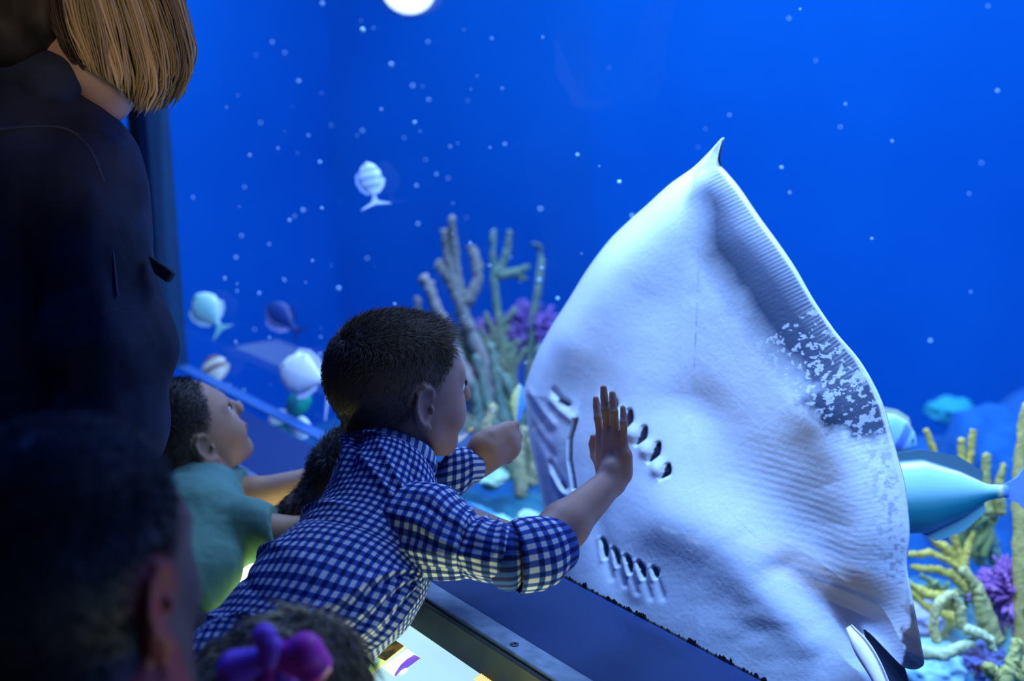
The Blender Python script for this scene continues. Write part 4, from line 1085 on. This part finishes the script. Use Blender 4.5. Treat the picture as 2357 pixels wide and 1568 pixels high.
for k in range(1500):
    u = rs.rand(); v = rs.rand(); g = {a: np.interp(u, uT, b) + rs.randn() * 5 for a, b in tabs.items()}
    short = .72 + .28 * rs.rand() ** .5
    tt = 1.160 + .11 * v + .045 * abs(u - .30)
    inn = 1 - .12 * v
    cx_, cy_ = 270, 60
    f_ = lambda x, y, t: P(cx_ + (x - cx_) * inn, cy_ + (y - cy_) * inn, t)
    pts = [f_(g['x0'] - 10, -170, tt - .015), f_(g['x0'], -80, tt - .022), f_(g['x1'], g['y1'], tt), f_(g['x2'], g['y2'] * short, tt + .012), f_(g['x2'] * .45 + g['x3'] * .55, (g['y2'] * .4 + g['y3'] * .6) * short + 8, tt + .02), f_(g['x3'], g['y3'] * short, tt + .03)]
    r = .0006 + .0014 * rs.rand()
    V, F = tube(pts, [r, r * 1.2, r * 1.1, r, r * .8, r * .25], 5, n=18)
    pal = np.array([[.42, .30, .14], [.55, .43, .24], [.20, .12, .05], [.34, .24, .12], [.62, .52, .34]])[int(rs.choice(5, p=[.3, .22, .2, .18, .10]))]
    pal = np.array([.40, .29, .15]) * (.14 + 1.5 * vnoise(np.array([[u * 16, v * 3]]), 3)[0]) + np.array([.10, .09, .06]) * rs.rand()
    if u < .10: pal = np.array([.05, .03, .018])
    Vs.append(V); Fs += [[i + nn for i in f] for f in F]; nn += len(V); Cs.append(np.tile(pal[None] * (.8 + .4 * rs.rand()), (len(V), 1)))
mesh_obj('hair', np.vstack(Vs), Fs, M_hair, wm, colattr=np.vstack(Cs))
legs(wm, P(20, 1050, 1.32), P(120, 1080, 1.26), M_dtr, M_shoe, r=.08, h=.009)

# ---- the child in front, bottom left, seen from behind
b4 = empty('person', P(190, 1500, .70) * [1, 1, 0], 'dark-haired child close in front at the bottom left, seen from behind', 'person')
hd4 = Head(P(152, 1318, .69), nrm([.36, .93, .0]), UP, 1.04)
pr = hd4.prims() + [cone(hd4.w(-.03, 0, -.04), P(190, 1620, .70), .044, .048, .02), cone(P(380, 1830, .66), P(-20, 1800, .74), .04, .04, .03), cone(P(190, 1700, .70), P(150, 2400, .66), .075, .08, .04)]
pr += [cone(P(400, 1840, .66), P(470, 2300, .66), .033, .028, .02), cone(P(470, 2300, .66), P(560, 2500, .74), .026, .02, .02), cone(P(-60, 1820, .74), P(-120, 2250, .74), .033, .028, .02), cone(P(-120, 2250, .74), P(0, 2450, .8), .026, .02, .02)]
pr += hand(P(560, 2500, .74), nrm([.4, .8, -.2]), UP, nrm([-.8, .4, 0]), L=.1) + hand(P(0, 2450, .8), nrm([.4, .8, -.2]), UP, nrm([.8, -.4, 0]), L=.1)
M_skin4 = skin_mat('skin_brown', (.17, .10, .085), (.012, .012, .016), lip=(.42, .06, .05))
bo4, f4, V4 = skinned('body', pr, .0026, M_skin4, b4, hd4, ear_glow=.9)  # ear painted red for light shining through it
short_hair(hd4, f4, V4, b4, (.020, .020, .024), n=7000, top=.012, side=.005, spike=.012, seed=9, rad=.0006)
face_parts(hd4, b4)
cloth('tshirt', [cone(P(380, 1830, .66), P(-20, 1800, .74), .052, .052, .03), cone(P(190, 1720, .70), P(150, 2400, .66), .09, .095, .04), cone(P(400, 1840, .66), P(450, 2100, .66), .046, .044, .02), cone(P(-60, 1820, .74), P(-95, 2080, .74), .046, .044, .02)], .005, M_tee, b4, cuts=[(P(190, 1690, .70), UP), (P(450, 2110, .66), P(460, 2200, .66) - P(450, 2110, .66)), (P(-95, 2080, .74), P(-100, 2180, .74) - P(-95, 2080, .74))], wr=.003)
legs(b4, P(60, 2450, .70), P(250, 2450, .66), M_dtr, M_shoe)

# ---- the girl with the bow
b5 = empty('person', P(672, 1650, .86) * [1, 1, 0], 'girl with dark blond hair and purple pink bow at the bottom edge', 'person')
hd5 = Head(P(676, 1640, .86), nrm([.62, .78, .0]), UP, .80)
pr = hd5.prims() + [cone(hd5.w(-.03, 0, -.04), P(670, 1850, .86), .038, .042, .02), cone(P(820, 1950, .84), P(520, 1930, .9), .034, .034, .03), cone(P(670, 1900, .86), P(650, 2350, .82), .062, .07, .04)]
pr += [cone(P(830, 1960, .84), P(860, 2200, .84), .028, .024, .02), cone(P(860, 2200, .84), P(900, 2250, .92), .024, .018, .02), cone(P(500, 1940, .9), P(470, 2180, .9), .028, .024, .02), cone(P(470, 2180, .9), P(540, 2230, .96), .024, .018, .02)]
pr += hand(P(900, 2250, .92), nrm([.4, .8, 0]), UP, nrm([-.8, .4, 0]), L=.09) + hand(P(540, 2230, .96), nrm([.4, .8, 0]), UP, nrm([.8, -.4, 0]), L=.09)
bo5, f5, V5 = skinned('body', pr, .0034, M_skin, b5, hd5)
M_pink = surface('pink_dress', (.35, .05, .25), (.42, .07, .30), rough=.9, scale=20)
cloth('dress', [cone(P(820, 1950, .84), P(520, 1930, .9), .045, .045, .03), cone(P(670, 1910, .86), P(650, 2350, .82), .075, .10, .04), cone(P(650, 2350, .82), P(640, 2600, .80), .10, .13, .04)], .006, M_pink, b5, cuts=[(P(670, 1880, .86), UP)], wr=.003)
legs(b5, P(600, 2420, .84), P(720, 2440, .80), M_dtr, M_shoe, r=.045)
M_core2 = surface('dark_blond_core', (.035, .030, .022), (.06, .05, .035), rough=.7, scale=70)
hp = [hd5.e((-.014, 0, .030), (.094, .080, .076), .02), cone(hd5.w(-.05, .05, .0), hd5.w(-.06, .04, -.12), .035, .022, .03), cone(hd5.w(-.05, -.05, .0), hd5.w(-.06, -.04, -.12), .035, .022, .03)]
def curl_(p, d): return d + .006 * (fbm(p * 45, 3, 3) - .5) * 2
fh = field(hp, curl_); Vh, Fh = isosurface(fh, *bounds(hp, .02), .0035); mesh_obj('hair', Vh, Fh, M_core2, b5)
rs = np.random.RandomState(31); n = 5200; idx = rs.randint(0, len(Vh), n); roots = Vh[idx]; N = normals(fh, roots)
flow = -hd5.z[None] * .8 - hd5.x[None] * .4 + rs.randn(n, 3) * .35; flow -= N * (flow * N).sum(1)[:, None]; flow /= np.linalg.norm(flow, axis=1)[:, None]
d1 = N * .5 + flow + rs.randn(n, 3) * .3; d1 /= np.linalg.norm(d1, axis=1)[:, None]
cc = np.array([[.48, .37, .18]]) * (.25 + 1.1 * rs.rand(n, 1)) * np.where(vnoise(roots * 38, 4) > .55, 1.6, .45)[:, None]
strands('hair', roots, d1, flow, .012 + .02 * rs.rand(n), .0008, M_hair, b5, cc)
# bow: two loops, knot and tails, with its own thickness
M_bow = surface('satin_bow', (.40, .14, .92), (.48, .10, .85), rough=.45, scale=9)
bc = hd5.w(-.072, .012, .040)
bw = empty('hair_bow', P(622, 1510, .77), 'purple and pink ribbon bow in the girl\'s hair', 'hair bow')
bx, by_, bz = CR, nrm(CU * .9 - CF * .3), -CF
bP = lambda x, y, z=0: P(622, 1512, .765) + x * bx + y * by_ + z * bz
M_bow2 = surface('satin_bow_magenta', (.90, .05, .50), (.78, .06, .60), rough=.45, scale=9)
def lobe(name, segs, lb=None):
    V, F = isosurface(field(segs), *bounds(segs), .0016); o = mesh_obj(name, V, F, M_bow2 if lb else M_bow, bw)
    if lb: o['label'] = lb
fx = lambda a, b: (bP(*a), bP(*b))
lobe('loop', [cone(*fx((.006, .0), (.026, .004)), .009, .013, .008), cone(*fx((.026, .008), (.036, -.006)), .010, .009, .006), cone(*fx((.010, -.004), (.030, -.012)), .007, .010, .006)], 'magenta pink loop')
lobe('loop', [cone(*fx((-.006, -.002), (-.026, -.010)), .009, .014, .008), cone(*fx((-.026, -.012), (-.034, -.022)), .010, .007, .006)])
lobe('knot', [ball(bP(0, .0, .004), .0085), ball(bP(.002, .010, .003), .008)])
lobe('loop', [cone(*fx((.0, .006), (-.003, .018)), .008, .009, .006)])
lobe('ribbon_end', [cone(*fx((.0, -.006), (-.006, -.030)), .007, .010, .005)], 'magenta pink ribbon end'); lobe('ribbon_end', [cone(*fx((.004, -.006), (.012, -.030)), .006, .009, .005)])

# ------------------------------------------------------------------ life in the tank
def rock(px, py, t, r, label, c1, c2, seed, name='rock', squash=.7):
    c = P(px, py, t); n = 40
    th = np.linspace(0, np.pi, n); ph = np.linspace(0, 2 * np.pi, n * 2, endpoint=False)
    D = np.array([[math.sin(a) * math.cos(b), math.sin(a) * math.sin(b), math.cos(a)] for a in th for b in ph])
    d = .65 + .75 * fbm(D * 2.3 + seed, seed, 5); V = c + D * d[:, None] * np.array([r, r, r * squash])
    m = n * 2; F = [[i * m + j, i * m + (j + 1) % m, (i + 1) * m + (j + 1) % m, (i + 1) * m + j] for i in range(n - 1) for j in range(m)]
    M = surface('reef_rock', c1, c2, rough=.95, scale=22, bump=.8, bscale=60)
    return tag(mesh_obj(name, V, F, M), label, 'rock')


def coral(branches, r, color, label, seed, group=None, knob=.35, sides=10):
    """branches: lists of (px, py, t[, scale]); one knobbly colony"""
    rs = np.random.RandomState(seed); Vs, Fs, nn = [], [], 0
    for b in branches:
        pts = [P(*q[:3]) + rs.randn(3) * .002 for q in b]; sc = [q[3] if len(q) > 3 else 1 for q in b]
        n = max(14, int(9 * len(b)))
        V, F = tube(pts, [r * s * (1 - .35 * i / max(1, len(b) - 1)) for i, s in enumerate(sc)], sides, n=n)
        V = V + (rs.randn(len(V), 3) * r * knob * .35) + ((vnoise(V / (r * 1.6), seed) - .5) * r * knob * 2)[:, None] * nrm([.3, .2, .9])
        Vs.append(V); Fs += [[i + nn for i in f] for f in F]; nn += len(V)
    M = surface('coral_skin', [c * .75 for c in color], color, rough=.9, scale=90, bump=.6, bscale=160)
    return tag(mesh_obj('coral', np.vstack(Vs), Fs, M), label, 'coral', group)


def bush(px, py, t, rad, r, color, label, seed, n=90):
    """bushy colony of short twigs from one foot"""
    rs = np.random.RandomState(seed); c = P(px, py, t); Vs, Fs, nn = [], [], 0
    for _ in range(n):
        d = nrm(rs.randn(3) * [1, .8, .8] + [0, 0, .35]); L = rad * (.75 + .35 * rs.rand())
        pts = [c + d * L * f + rs.randn(3) * rad * .05 for f in (.05, .4, .75, 1)]
        V, F = tube(pts, [r, r * .9, r * .8, r * .55], 7, n=8); Vs.append(V); Fs += [[i + nn for i in f] for f in F]; nn += len(V)
        for k in range(2):
            q = pts[2]; d2 = nrm(d + rs.randn(3) * .5); V, F = tube([q, q + d2 * L * .2, q + d2 * L * .34], [r * .8, r * .7, r * .5], 6, n=5)
            Vs.append(V); Fs += [[i + nn for i in f] for f in F]; nn += len(V)
    M = surface('coral_skin', [x * .7 for x in color], color, rough=.9, scale=60, bump=.5, bscale=150)
    return tag(mesh_obj('coral', np.vstack(Vs), Fs, M), label, 'coral')


M_fish = tinted('fish_scales', rough=.35, bump=.15, bscale=260)
def fish(px, py, t, length, height, ang, label, paint, yaw=0.0, tail=1.0, seed=0, roll=0.0, fins=True):
    a = math.radians(ang); F_ = nrm((math.cos(a) * CR + math.sin(a) * CU) * math.cos(yaw) + CF * math.sin(yaw))
    U_ = nrm((-math.sin(a) * CR + math.cos(a) * CU) * (-1 if math.cos(a) < -.8 else 1) + CF * roll); U_ = nrm(U_ - F_ * (U_ @ F_)); S_ = np.cross(F_, U_)
    c = P(px, py, t); root = empty('fish', c, label, 'fish')
    n, m = 40, 26; x = np.linspace(0, 1, n)
    prof_ = np.interp(x, [0, .04, .12, .3, .5, .72, .88, 1], [.05, .28, .62, .98, 1, .62, .22, .16]); th = np.linspace(0, 2 * np.pi, m, endpoint=False)
    V, C = [], []
    for xi, h in zip(x, prof_):
        for b in th:
            V.append(c + F_ * length * (.5 - xi) + U_ * math.cos(b) * h * height / 2 + S_ * math.sin(b) * h ** .8 * height * .19); C.append(paint(xi, math.cos(b)))
    Fq = [[i * m + j, i * m + (j + 1) % m, (i + 1) * m + (j + 1) % m, (i + 1) * m + j] for i in range(n - 1) for j in range(m)] + [list(range(m))[::-1], list(range((n - 1) * m, n * m))]
    mesh_obj('body', V, Fq, M_fish, root, colattr=np.array(C))
    def fin(name, outline, col_):
        b = np.array([c + F_ * length * (.5 - u) + U_ * v * height / 2 - S_ * .0012 for u, v in outline]); V, Ff = prism(b, S_ * .0024)
        mesh_obj(name, V, Ff, M_fish, root, smooth=False, colattr=np.tile([col_], (len(V), 1)))
    tc = paint(1.0, 0)
    fin('tail_fin', [(.97, .16), (1.06, .35), (1.17, .80 * tail), (1.20, .86 * tail), (1.17, .5 * tail), (1.13, 0), (1.17, -.5 * tail), (1.20, -.86 * tail), (1.17, -.80 * tail), (1.06, -.35), (.97, -.16)], tc)
    if fins:
        fc = paint(.5, 1)
        fin('dorsal_fin', [(.22, .85), (.30, 1.18), (.5, 1.25), (.72, 1.0), (.86, .55), (.85, .25), (.7, .6), (.5, .95), (.35, .95)], fc)
        fin('anal_fin', [(.45, -.95), (.55, -1.22), (.72, -1.0), (.86, -.52), (.85, -.22), (.7, -.6), (.55, -.9)], paint(.6, -1))
    for sgn in (-1, 1):
        e = c + F_ * length * .385 + U_ * height * .09 + S_ * sgn * height * .145
        Ve = [e + height * .035 * np.array([math.sin(p) * math.cos(q), math.sin(p) * math.sin(q), math.cos(p)]) for p in np.linspace(0, np.pi, 8) for q in np.linspace(0, 2 * np.pi, 10, endpoint=False)]
        Fe = [[i * 10 + j, i * 10 + (j + 1) % 10, (i + 1) * 10 + (j + 1) % 10, (i + 1) * 10 + j] for i in range(7) for j in range(10)]
        mesh_obj('eye', Ve, Fe, M_iris, root)
    return root

W_, LB, TEAL, DK = (.85, .9, .95), (.55, .72, .95), (.16, .50, .46), (.02, .05, .12)
mixc = lambda a, b, f: tuple(x * (1 - f) + y * f for x, y in zip(a, b))
fish(853, 416, 2.0, .082, .046, 104, 'whitish striped fish high up by the tank corner', lambda x, v: mixc((.75, .85, .95), (.25, .4, .75), .8 * (math.sin(x * 30) > .3)), yaw=.3, tail=1.5)
fish(478, 714, 2.45, .098, .070, 128, 'pale green oval fish left, near the woman\'s sleeve', lambda x, v: mixc((.35, .75, .62), (.75, .92, .95), max(0, abs(v) - .25) * 1.2), yaw=.2)
fish(648, 730, 2.5, .100, .062, 140, 'dark blue fish with a lilac back', lambda x, v: (.62, .58, .95) if v > .72 else (.015, .05, .22), yaw=.3)
fish(494, 852, 2.4, .088, .062, 118, 'beige and brown fish below the pale green one', lambda x, v: mixc((.65, .62, .45), (.25, .14, .12), 1.0 * (x < .25 or abs(x - .5) < .07)), yaw=.6)
fish(697, 862, 2.05, .105, .082, 165, 'white fish with tall tail, left of the gingham boy\'s head', lambda x, v: (.88, .90, 1.0), yaw=.3, tail=2.1)
fish(684, 934, 2.15, .086, .050, 62, 'dark green leaf-shaped fish in front of the white one', lambda x, v: (.02, .20, .19) if v > 0 else (.01, .34, .22), yaw=.2, fins=False)
fish(645, 972, 2.25, .060, .045, 160, 'small pale yellowish fish over the sill', lambda x, v: (.85, .9, .8), yaw=.3)
fish(690, 988, 2.2, .055, .045, 80, 'small whitish fish nearest the sill', lambda x, v: (.8, .95, .98), yaw=.3)
fish(1192, 935, 2.0, .085, .030, 84, 'slim blue and yellow fish beside the ray\'s snout', lambda x, v: (.75, .75, .25) if v > .1 else (.12, .35, .9), yaw=.2, fins=False)
fish(2128, 1142, 1.50, .235, .108, 184, 'large teal fish with a forked blue tail swimming behind the ray', lambda x, v: (.22, .40, .85) if x > .97 else ((.10, .22, .28) if v > .93 else (.85, .88, .35) if (v > .86 or x > .93) else mixc((.45, .85, .85), (.01, .30, .32), min(1, max(0, .55 - v * 2.2)) * (1 if v > -.75 else .6))), yaw=.05, tail=1.15)
fish(2040, 990, 1.75, .115, .062, -28, 'pale blue fish head sticking out from behind the ray', lambda x, v: (.55, .65, .45) if abs(v) > .75 else ((.15, .3, .8) if abs(x - .25) < .07 else (.35, .72, .92)), yaw=0.0)

# reef on the left behind the boy's face
OL_, TN_, YL_ = (.22, .36, .26), (.34, .34, .30), (.80, .66, .12)  # olive and tan greyed towards blue to stand for water haze
b_ = 2.65
coral([[(1150, 1000, b_, 1.6), (1120, 860, b_, 1.4), (1075, 740, b_), (1050, 620, b_), (1040, 500, b_ - .03)], [(1085, 760, b_), (1045, 660, b_), (1022, 530, b_)], [(1075, 700, b_), (1100, 640, b_), (1085, 560, b_)],
       [(1060, 680, b_), (1030, 640, b_), (1006, 604, b_)]], .017, TN_, 'tall tan branching coral above the boy\'s forehead', 2)
coral([[(1110, 980, b_ - .1, 1.5), (1070, 860, b_ - .1, 1.2), (1020, 740, b_ - .1), (975, 640, b_ - .1, 1.3)], [(1030, 760, b_ - .1), (1000, 700, b_ - .1), (988, 650, b_ - .1)], [(1090, 900, b_ - .1), (1040, 820, b_ - .1), (1000, 760, b_ - .1)]], .017, (.42, .38, .34), 'stout tan coral leaning left over the boy\'s hair', 3)
coral([[(960, 760, b_), (960, 700, b_), (962, 685, b_)]], .012, TN_, 'single tan coral tip just above the boy\'s hair', 4)
coral([[(1180, 960, b_ + .1, 1.4), (1160, 800, b_ + .1, 1.1), (1140, 660, b_ + .1), (1136, 530, b_ + .1, .8)], [(1142, 640, b_ + .1), (1165, 590, b_ + .1), (1174, 530, b_ + .1, .8)], [(1150, 632, b_ + .1), (1190, 628, b_ + .1), (1214, 615, b_ + .1, .9)], [(1190, 630, b_ + .1), (1212, 645, b_ + .1, .8)]], .013, OL_, 'thin olive coral with forked tips left of the ray', 5)
coral([[(1215, 900, b_ + .2), (1225, 760, b_ + .2), (1238, 660, b_ + .2), (1250, 600, b_ + .2)], [(1235, 680, b_ + .2), (1246, 580, b_ + .25, .7), (1228, 560, b_ + .2, .6)]], .011, OL_, 'faint olive coral twig close to the ray', 6)
coral([[(1160, 1050, b_ - .2, 1.4), (1120, 920, b_ - .2), (1095, 820, b_ - .2)], [(1180, 1040, b_ - .2, 1.3), (1150, 900, b_ - .2), (1130, 790, b_ - .2)], [(1200, 1040, b_ - .2, 1.2), (1190, 930, b_ - .2), (1150, 850, b_ - .2)], [(1210, 1010, b_ - .2, 1.2), (1232, 880, b_ - .2), (1244, 800, b_ - .2)], [(1100, 1000, b_ - .2), (1098, 930, b_ - .2), (1092, 880, b_ - .2)]], .015, OL_, 'olive finger corals level with the boy\'s eyes', 7)
coral([[(1130, 1120, b_ - .35), (1120, 1010, b_ - .35), (1132, 940, b_ - .35)], [(1200, 1140, b_ - .35), (1195, 1040, b_ - .35), (1208, 990, b_ - .35)], [(1225, 1120, b_ - .35), (1232, 1060, b_ - .35), (1228, 1010, b_ - .35)]], .016, (.62, .58, .28), 'short yellowish coral fingers above the boy\'s left hand', 8)
bush(1225, 775, b_ + .25, .095, .0065, (.34, .20, .62), 'violet bushy coral between the tan branches and the ray', 9)
bush(1140, 790, b_ + .3, .075, .0065, (.34, .22, .55), 'smaller violet bushy coral among the tan branches', 10)
rock(1170, 1330, 2.75, .30, 'dark blue reef rock under the left corals', (.02, .14, .24), (.05, .28, .34), 3)
rock(1060, 1230, 2.55, .10, 'pale cyan stone left of the reef rock', (.15, .62, .85), (.2, .7, .9), 5)
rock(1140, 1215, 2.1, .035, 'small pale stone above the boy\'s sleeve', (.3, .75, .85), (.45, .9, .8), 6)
rock(1215, 1200, 2.05, .026, 'small yellow-green stone beside the ray\'s belly', (.35, .7, .45), (.6, .8, .4), 7)
rock(1130, 1098, 2.3, .038, 'flat yellow-green ledge stone under the boy\'s left wrist', (.3, .7, .6), (.6, .85, .5), 8, squash=.35)

rs2 = np.random.RandomState(9)
for k, (bx_, by2, lb) in enumerate(((1120, 900, 'dense olive coral fronds right behind the boy\'s forehead'), (1185, 1010, 'dense olive coral fronds between the boy\'s mouth and the ray'))):
    coral([[(bx_ + rs2.randn() * 16, by2 + 90, b_ + .05, 1.4)] + [(bx_ + (rs2.rand() - .5) * 110, by2 - 10 - rs2.rand() * 60, b_ + .05, 1.2), (bx_ + (rs2.rand() - .55) * 190, by2 - 90 - rs2.rand() * 130, b_ + .03, .8)] for _ in range(13)], .0115, (.26, .36, .20), lb, 70 + k)

# reef on the right behind the ray
y_ = 1.9
coral([[(2195, 1120, y_, 1.2), (2165, 1060, y_), (2130, 992, y_, .9)], [(2180, 1090, y_), (2135, 1062, y_), (2108, 1044, y_, .9)]], .0085, YL_, 'yellow coral with a slanting arm above the teal fish', 21)
coral([[(2215, 1130, y_ + .05, 1.3), (2214, 1060, y_ + .05, 1.1), (2209, 1010, y_ + .05)], [(2222, 1090, y_ + .05), (2240, 1050, y_ + .05), (2237, 988, y_ + .05)], [(2215, 1085, y_ + .05), (2240, 1082, y_ + .05, .9)]], .0088, YL_, 'two-armed yellow coral above the teal fish\'s tail root', 22)
coral([[(2272, 1180, y_, 1.2), (2268, 1110, y_, 1.1), (2270, 1045, y_)]], .0100, (.60, .58, .16), 'upright olive-yellow coral finger above the teal tail', 23)
coral([[(2300, 1180, y_), (2302, 1120, y_), (2309, 1070, y_, .8)]], .0105, (.60, .56, .16), 'short coral finger right of the upright one', 24)
coral([[(2356, 1500, y_ - .1, 1.3), (2350, 1280, y_ - .1, 1.2), (2350, 1080, y_ - .1, 1.1), (2360, 930, y_ - .1, .9)]], .012, (.78, .64, .18), 'tall yellow coral at the right edge of the photo', 25)
coral([[(2240, 1380, y_, 1.3), (2218, 1320, y_, 1.2), (2190, 1292, y_), (2145, 1272, y_), (2088, 1276, y_)], [(2225, 1350, y_), (2180, 1320, y_), (2105, 1306, y_)], [(2230, 1330, y_), (2200, 1270, y_), (2192, 1205, y_)], [(2210, 1290, y_), (2170, 1262, y_), (2140, 1238, y_, .7)], [(2215, 1300, y_), (2228, 1260, y_), (2240, 1225, y_, .5)]], .0088, YL_, 'yellow coral with curling arms below the teal fish', 26)
coral([[(2180, 1380, y_ - .08, 1.1), (2130, 1366, y_ - .08, 1.2), (2078, 1336, y_ - .08, .8)], [(2190, 1420, y_ - .08), (2140, 1400, y_ - .08), (2095, 1365, y_ - .08)]], .0088, YL_, 'yellow coral arms touching the ray\'s dark wing edge', 27)
coral([[(2285, 1480, y_ - .1, 1.4), (2268, 1410, y_ - .1, 1.4), (2245, 1350, y_ - .1, 1.3), (2216, 1308, y_ - .1, 1)]], .0125, (.70, .66, .22), 'thick yellow coral trunk left of the violet bush', 28)
coral([[(2215, 1450, y_ - .15, .9), (2212, 1400, y_ - .15), (2190, 1376, y_ - .15), (2165, 1385, y_ - .15), (2152, 1440, y_ - .15), (2160, 1480, y_ - .15)]], .0105, (.72, .72, .30), 'hook-shaped yellow coral loop', 29)
coral([[(2110, 1495, y_ - .2), (2170, 1508, y_ - .2, 1.2), (2250, 1480, y_ - .2)], [(2225, 1455, y_ - .2), (2260, 1462, y_ - .2), (2282, 1500, y_ - .2)]], .0105, (.62, .78, .42), 'pale green coral arms low beside the wing tip', 30)
coral([[(2300, 1580, y_ - .2, 1.2), (2330, 1530, y_ - .2), (2345, 1480, y_ - .2)], [(2290, 1560, y_ - .2), (2270, 1530, y_ - .2)], [(2340, 1560, y_ - .2), (2365, 1520, y_ - .2)]], .013, (.66, .66, .20), 'knobbly yellow coral in the bottom right corner', 31)
coral([[(2260, 1300, y_ + .15, 1.1), (2250, 1230, y_ + .15), (2238, 1170, y_ + .15)], [(2300, 1320, y_ + .15), (2278, 1240, y_ + .15), (2262, 1190, y_ + .15)]], .013, (.22, .42, .34), 'greenish coral stems behind the teal tail', 32)
bush(2328, 1372, y_ - .05, .062, .0046, (.50, .22, .62), 'bright violet bushy coral at the right edge', 33, 150)
bush(2265, 1525, y_ - .1, .040, .0055, (.15, .20, .55), 'small blue bushy coral near the bottom right', 34, 50)
rs2 = np.random.RandomState(5)
for k, (bx_, by2, lb) in enumerate(((2160, 1440, 'tangle of yellow-green coral twigs behind the wing edge'), (2230, 1250, 'tangle of yellow-green coral twigs under the teal tail'), (2290, 1440, 'tangle of yellow-green coral twigs beside the violet bush'))):
    coral([[(bx_ + rs2.randn() * 14, by2 + 30, y_ + .12, 1.2)] + [(bx_ + (rs2.rand() - .5) * 130, by2 - 20 - rs2.rand() * 50, y_ + .12), (bx_ + (rs2.rand() - .5) * 170, by2 - 60 - rs2.rand() * 70, y_ + .10, .8)] for _ in range(9)], .0075, (.45, .55, .16), lb, 60 + k)
rock(2230, 1640, 2.15, .30, 'reef rock under the right-hand corals', (.02, .12, .26), (.10, .40, .42), 13)
rock(2150, 1540, 1.8, .055, 'pale blue stone beside the ray\'s wing tip', (.25, .6, .8), (.5, .85, .85), 14)
rock(2120, 1420, 1.95, .04, 'small lilac stone behind the wing edge', (.45, .5, .8), (.6, .7, .7), 15)
rock(2440, 1290, 3.0, .50, 'distant dark reef ridge at the right', (.0, .10, .38), (.01, .16, .46), 16, squash=.80)
rock(2190, 945, 3.3, .075, 'small distant teal mound', (.02, .42, .52), (.04, .5, .55), 17, squash=.5)

# underwater lamp at the top of the picture
lp = empty('tank_lamp', P(938, -26, 3.3), 'glowing underwater lamp at the top edge left of centre', 'lamp')
th = np.linspace(0, 2 * np.pi, 40, endpoint=False); ld = nrm(-CF * .75 - UP * .66); e1 = nrm(np.cross(ld, UP)); e2 = np.cross(ld, e1)
def disc_ring(r, d): return P(940, -24, 3.3) + ld * d + r * (np.cos(th)[:, None] * e1 + np.sin(th)[:, None] * e2)
V = np.vstack([disc_ring(.035, -.09), disc_ring(.075, -.07), disc_ring(.095, -.01), disc_ring(.095, .004), disc_ring(.082, .004)])
Fl = [[k * 40 + j, k * 40 + (j + 1) % 40, (k + 1) * 40 + (j + 1) % 40, (k + 1) * 40 + j] for k in range(4) for j in range(40)] + [list(range(40))[::-1]]
mesh_obj('housing', V, Fl, surface('lamp_housing', (.35, .55, .85), (.4, .6, .9), rough=.4), lp)
V = np.vstack([disc_ring(.082, .002), disc_ring(.055, .016), disc_ring(.02, .022)]); Fl = [[k * 40 + j, k * 40 + (j + 1) % 40, (k + 1) * 40 + (j + 1) % 40, (k + 1) * 40 + j] for k in range(2) for j in range(40)] + [list(range(80, 120))]
mesh_obj('lens', V, Fl, emitter('lamp_lens', (.72, .92, 1.0), 2.2), lp)

# pale particles drifting in the water
M_speck = surface('pale_particle', (.42, .78, 1.0), (.55, .88, 1.0), rough=.4)
spots = [(835, 69, 13), (898, 152, 10), (948, 196, 7), (990, 230, 6), (950, 283, 8), (877, 255, 6), (836, 303, 6), (575, 357, 8), (640, 340, 5), (600, 285, 5), (625, 98, 6), (687, 188, 8), (740, 373, 7), (700, 485, 8), (738, 478, 7),
         (669, 505, 7), (553, 543, 6), (516, 637, 8), (596, 676, 7), (780, 662, 9), (543, 596, 7), (963, 517, 7), (957, 425, 7), (1006, 400, 6), (1330, 356, 8), (1428, 415, 9), (1159, 335, 7), (1240, 482, 8), (1245, 622, 8), (1283, 686, 9),
         (1802, 387, 7), (1817, 44, 6), (1454, 497, 8), (2298, 213, 7), (2257, 375, 5), (2052, 325, 5), (2006, 550, 5), (1129, 610, 6), (846, 595, 6), (545, 790, 7), (563, 900, 7), (545, 928, 9), (697, 820, 7), (736, 815, 6), (1250, 85, 5),
         (740, 5, 8), (2143, 785, 8), (1128, 340, 4), (905, 700, 6), (1240, 645, 11), (1690, 655, 4), (2232, 448, 4), (1945, 240, 5), (985, 95, 5), (560, 430, 5), (620, 560, 5), (720, 600, 5), (585, 760, 5), (655, 645, 5), (1148, 1060, 6), (1080, 560, 6)]
rs = np.random.RandomState(77)
for _ in range(46): spots.append((rs.randint(420, 2340), rs.randint(10, 900), rs.randint(3, 6)))
for _ in range(20): spots.append((rs.randint(430, 1250), rs.randint(40, 950), rs.randint(3, 6)))
first = None
for k, (x, y, s) in enumerate(spots):
    t = 1.75 + 1.0 * rs.rand() if x < 1300 else 1.5 + 1.2 * rs.rand()
    r = s * .5 * t / FPX * .92
    if first is None:
        th_ = np.linspace(0, np.pi, 9); ph_ = np.linspace(0, 2 * np.pi, 14, endpoint=False)
        V = np.array([[math.sin(a) * math.cos(b), math.sin(a) * math.sin(b), math.cos(a) * 1.12] for a in th_ for b in ph_]) * (1 + .12 * rs.rand(126, 1))
        Fp = [[i * 14 + j, i * 14 + (j + 1) % 14, (i + 1) * 14 + (j + 1) % 14, (i + 1) * 14 + j] for i in range(8) for j in range(14)]
        o = first = mesh_obj('particle', V, Fp, M_speck)
    else:
        o = first.copy(); col.objects.link(o)
    c = P(x, y, t); o.location = c; o.scale = (r, r, r); o.rotation_euler = (rs.rand() * 6, rs.rand() * 6, 0)
    tag(o, 'tiny pale particle drifting in the blue water', 'particle', 'pale particles drifting in the water')
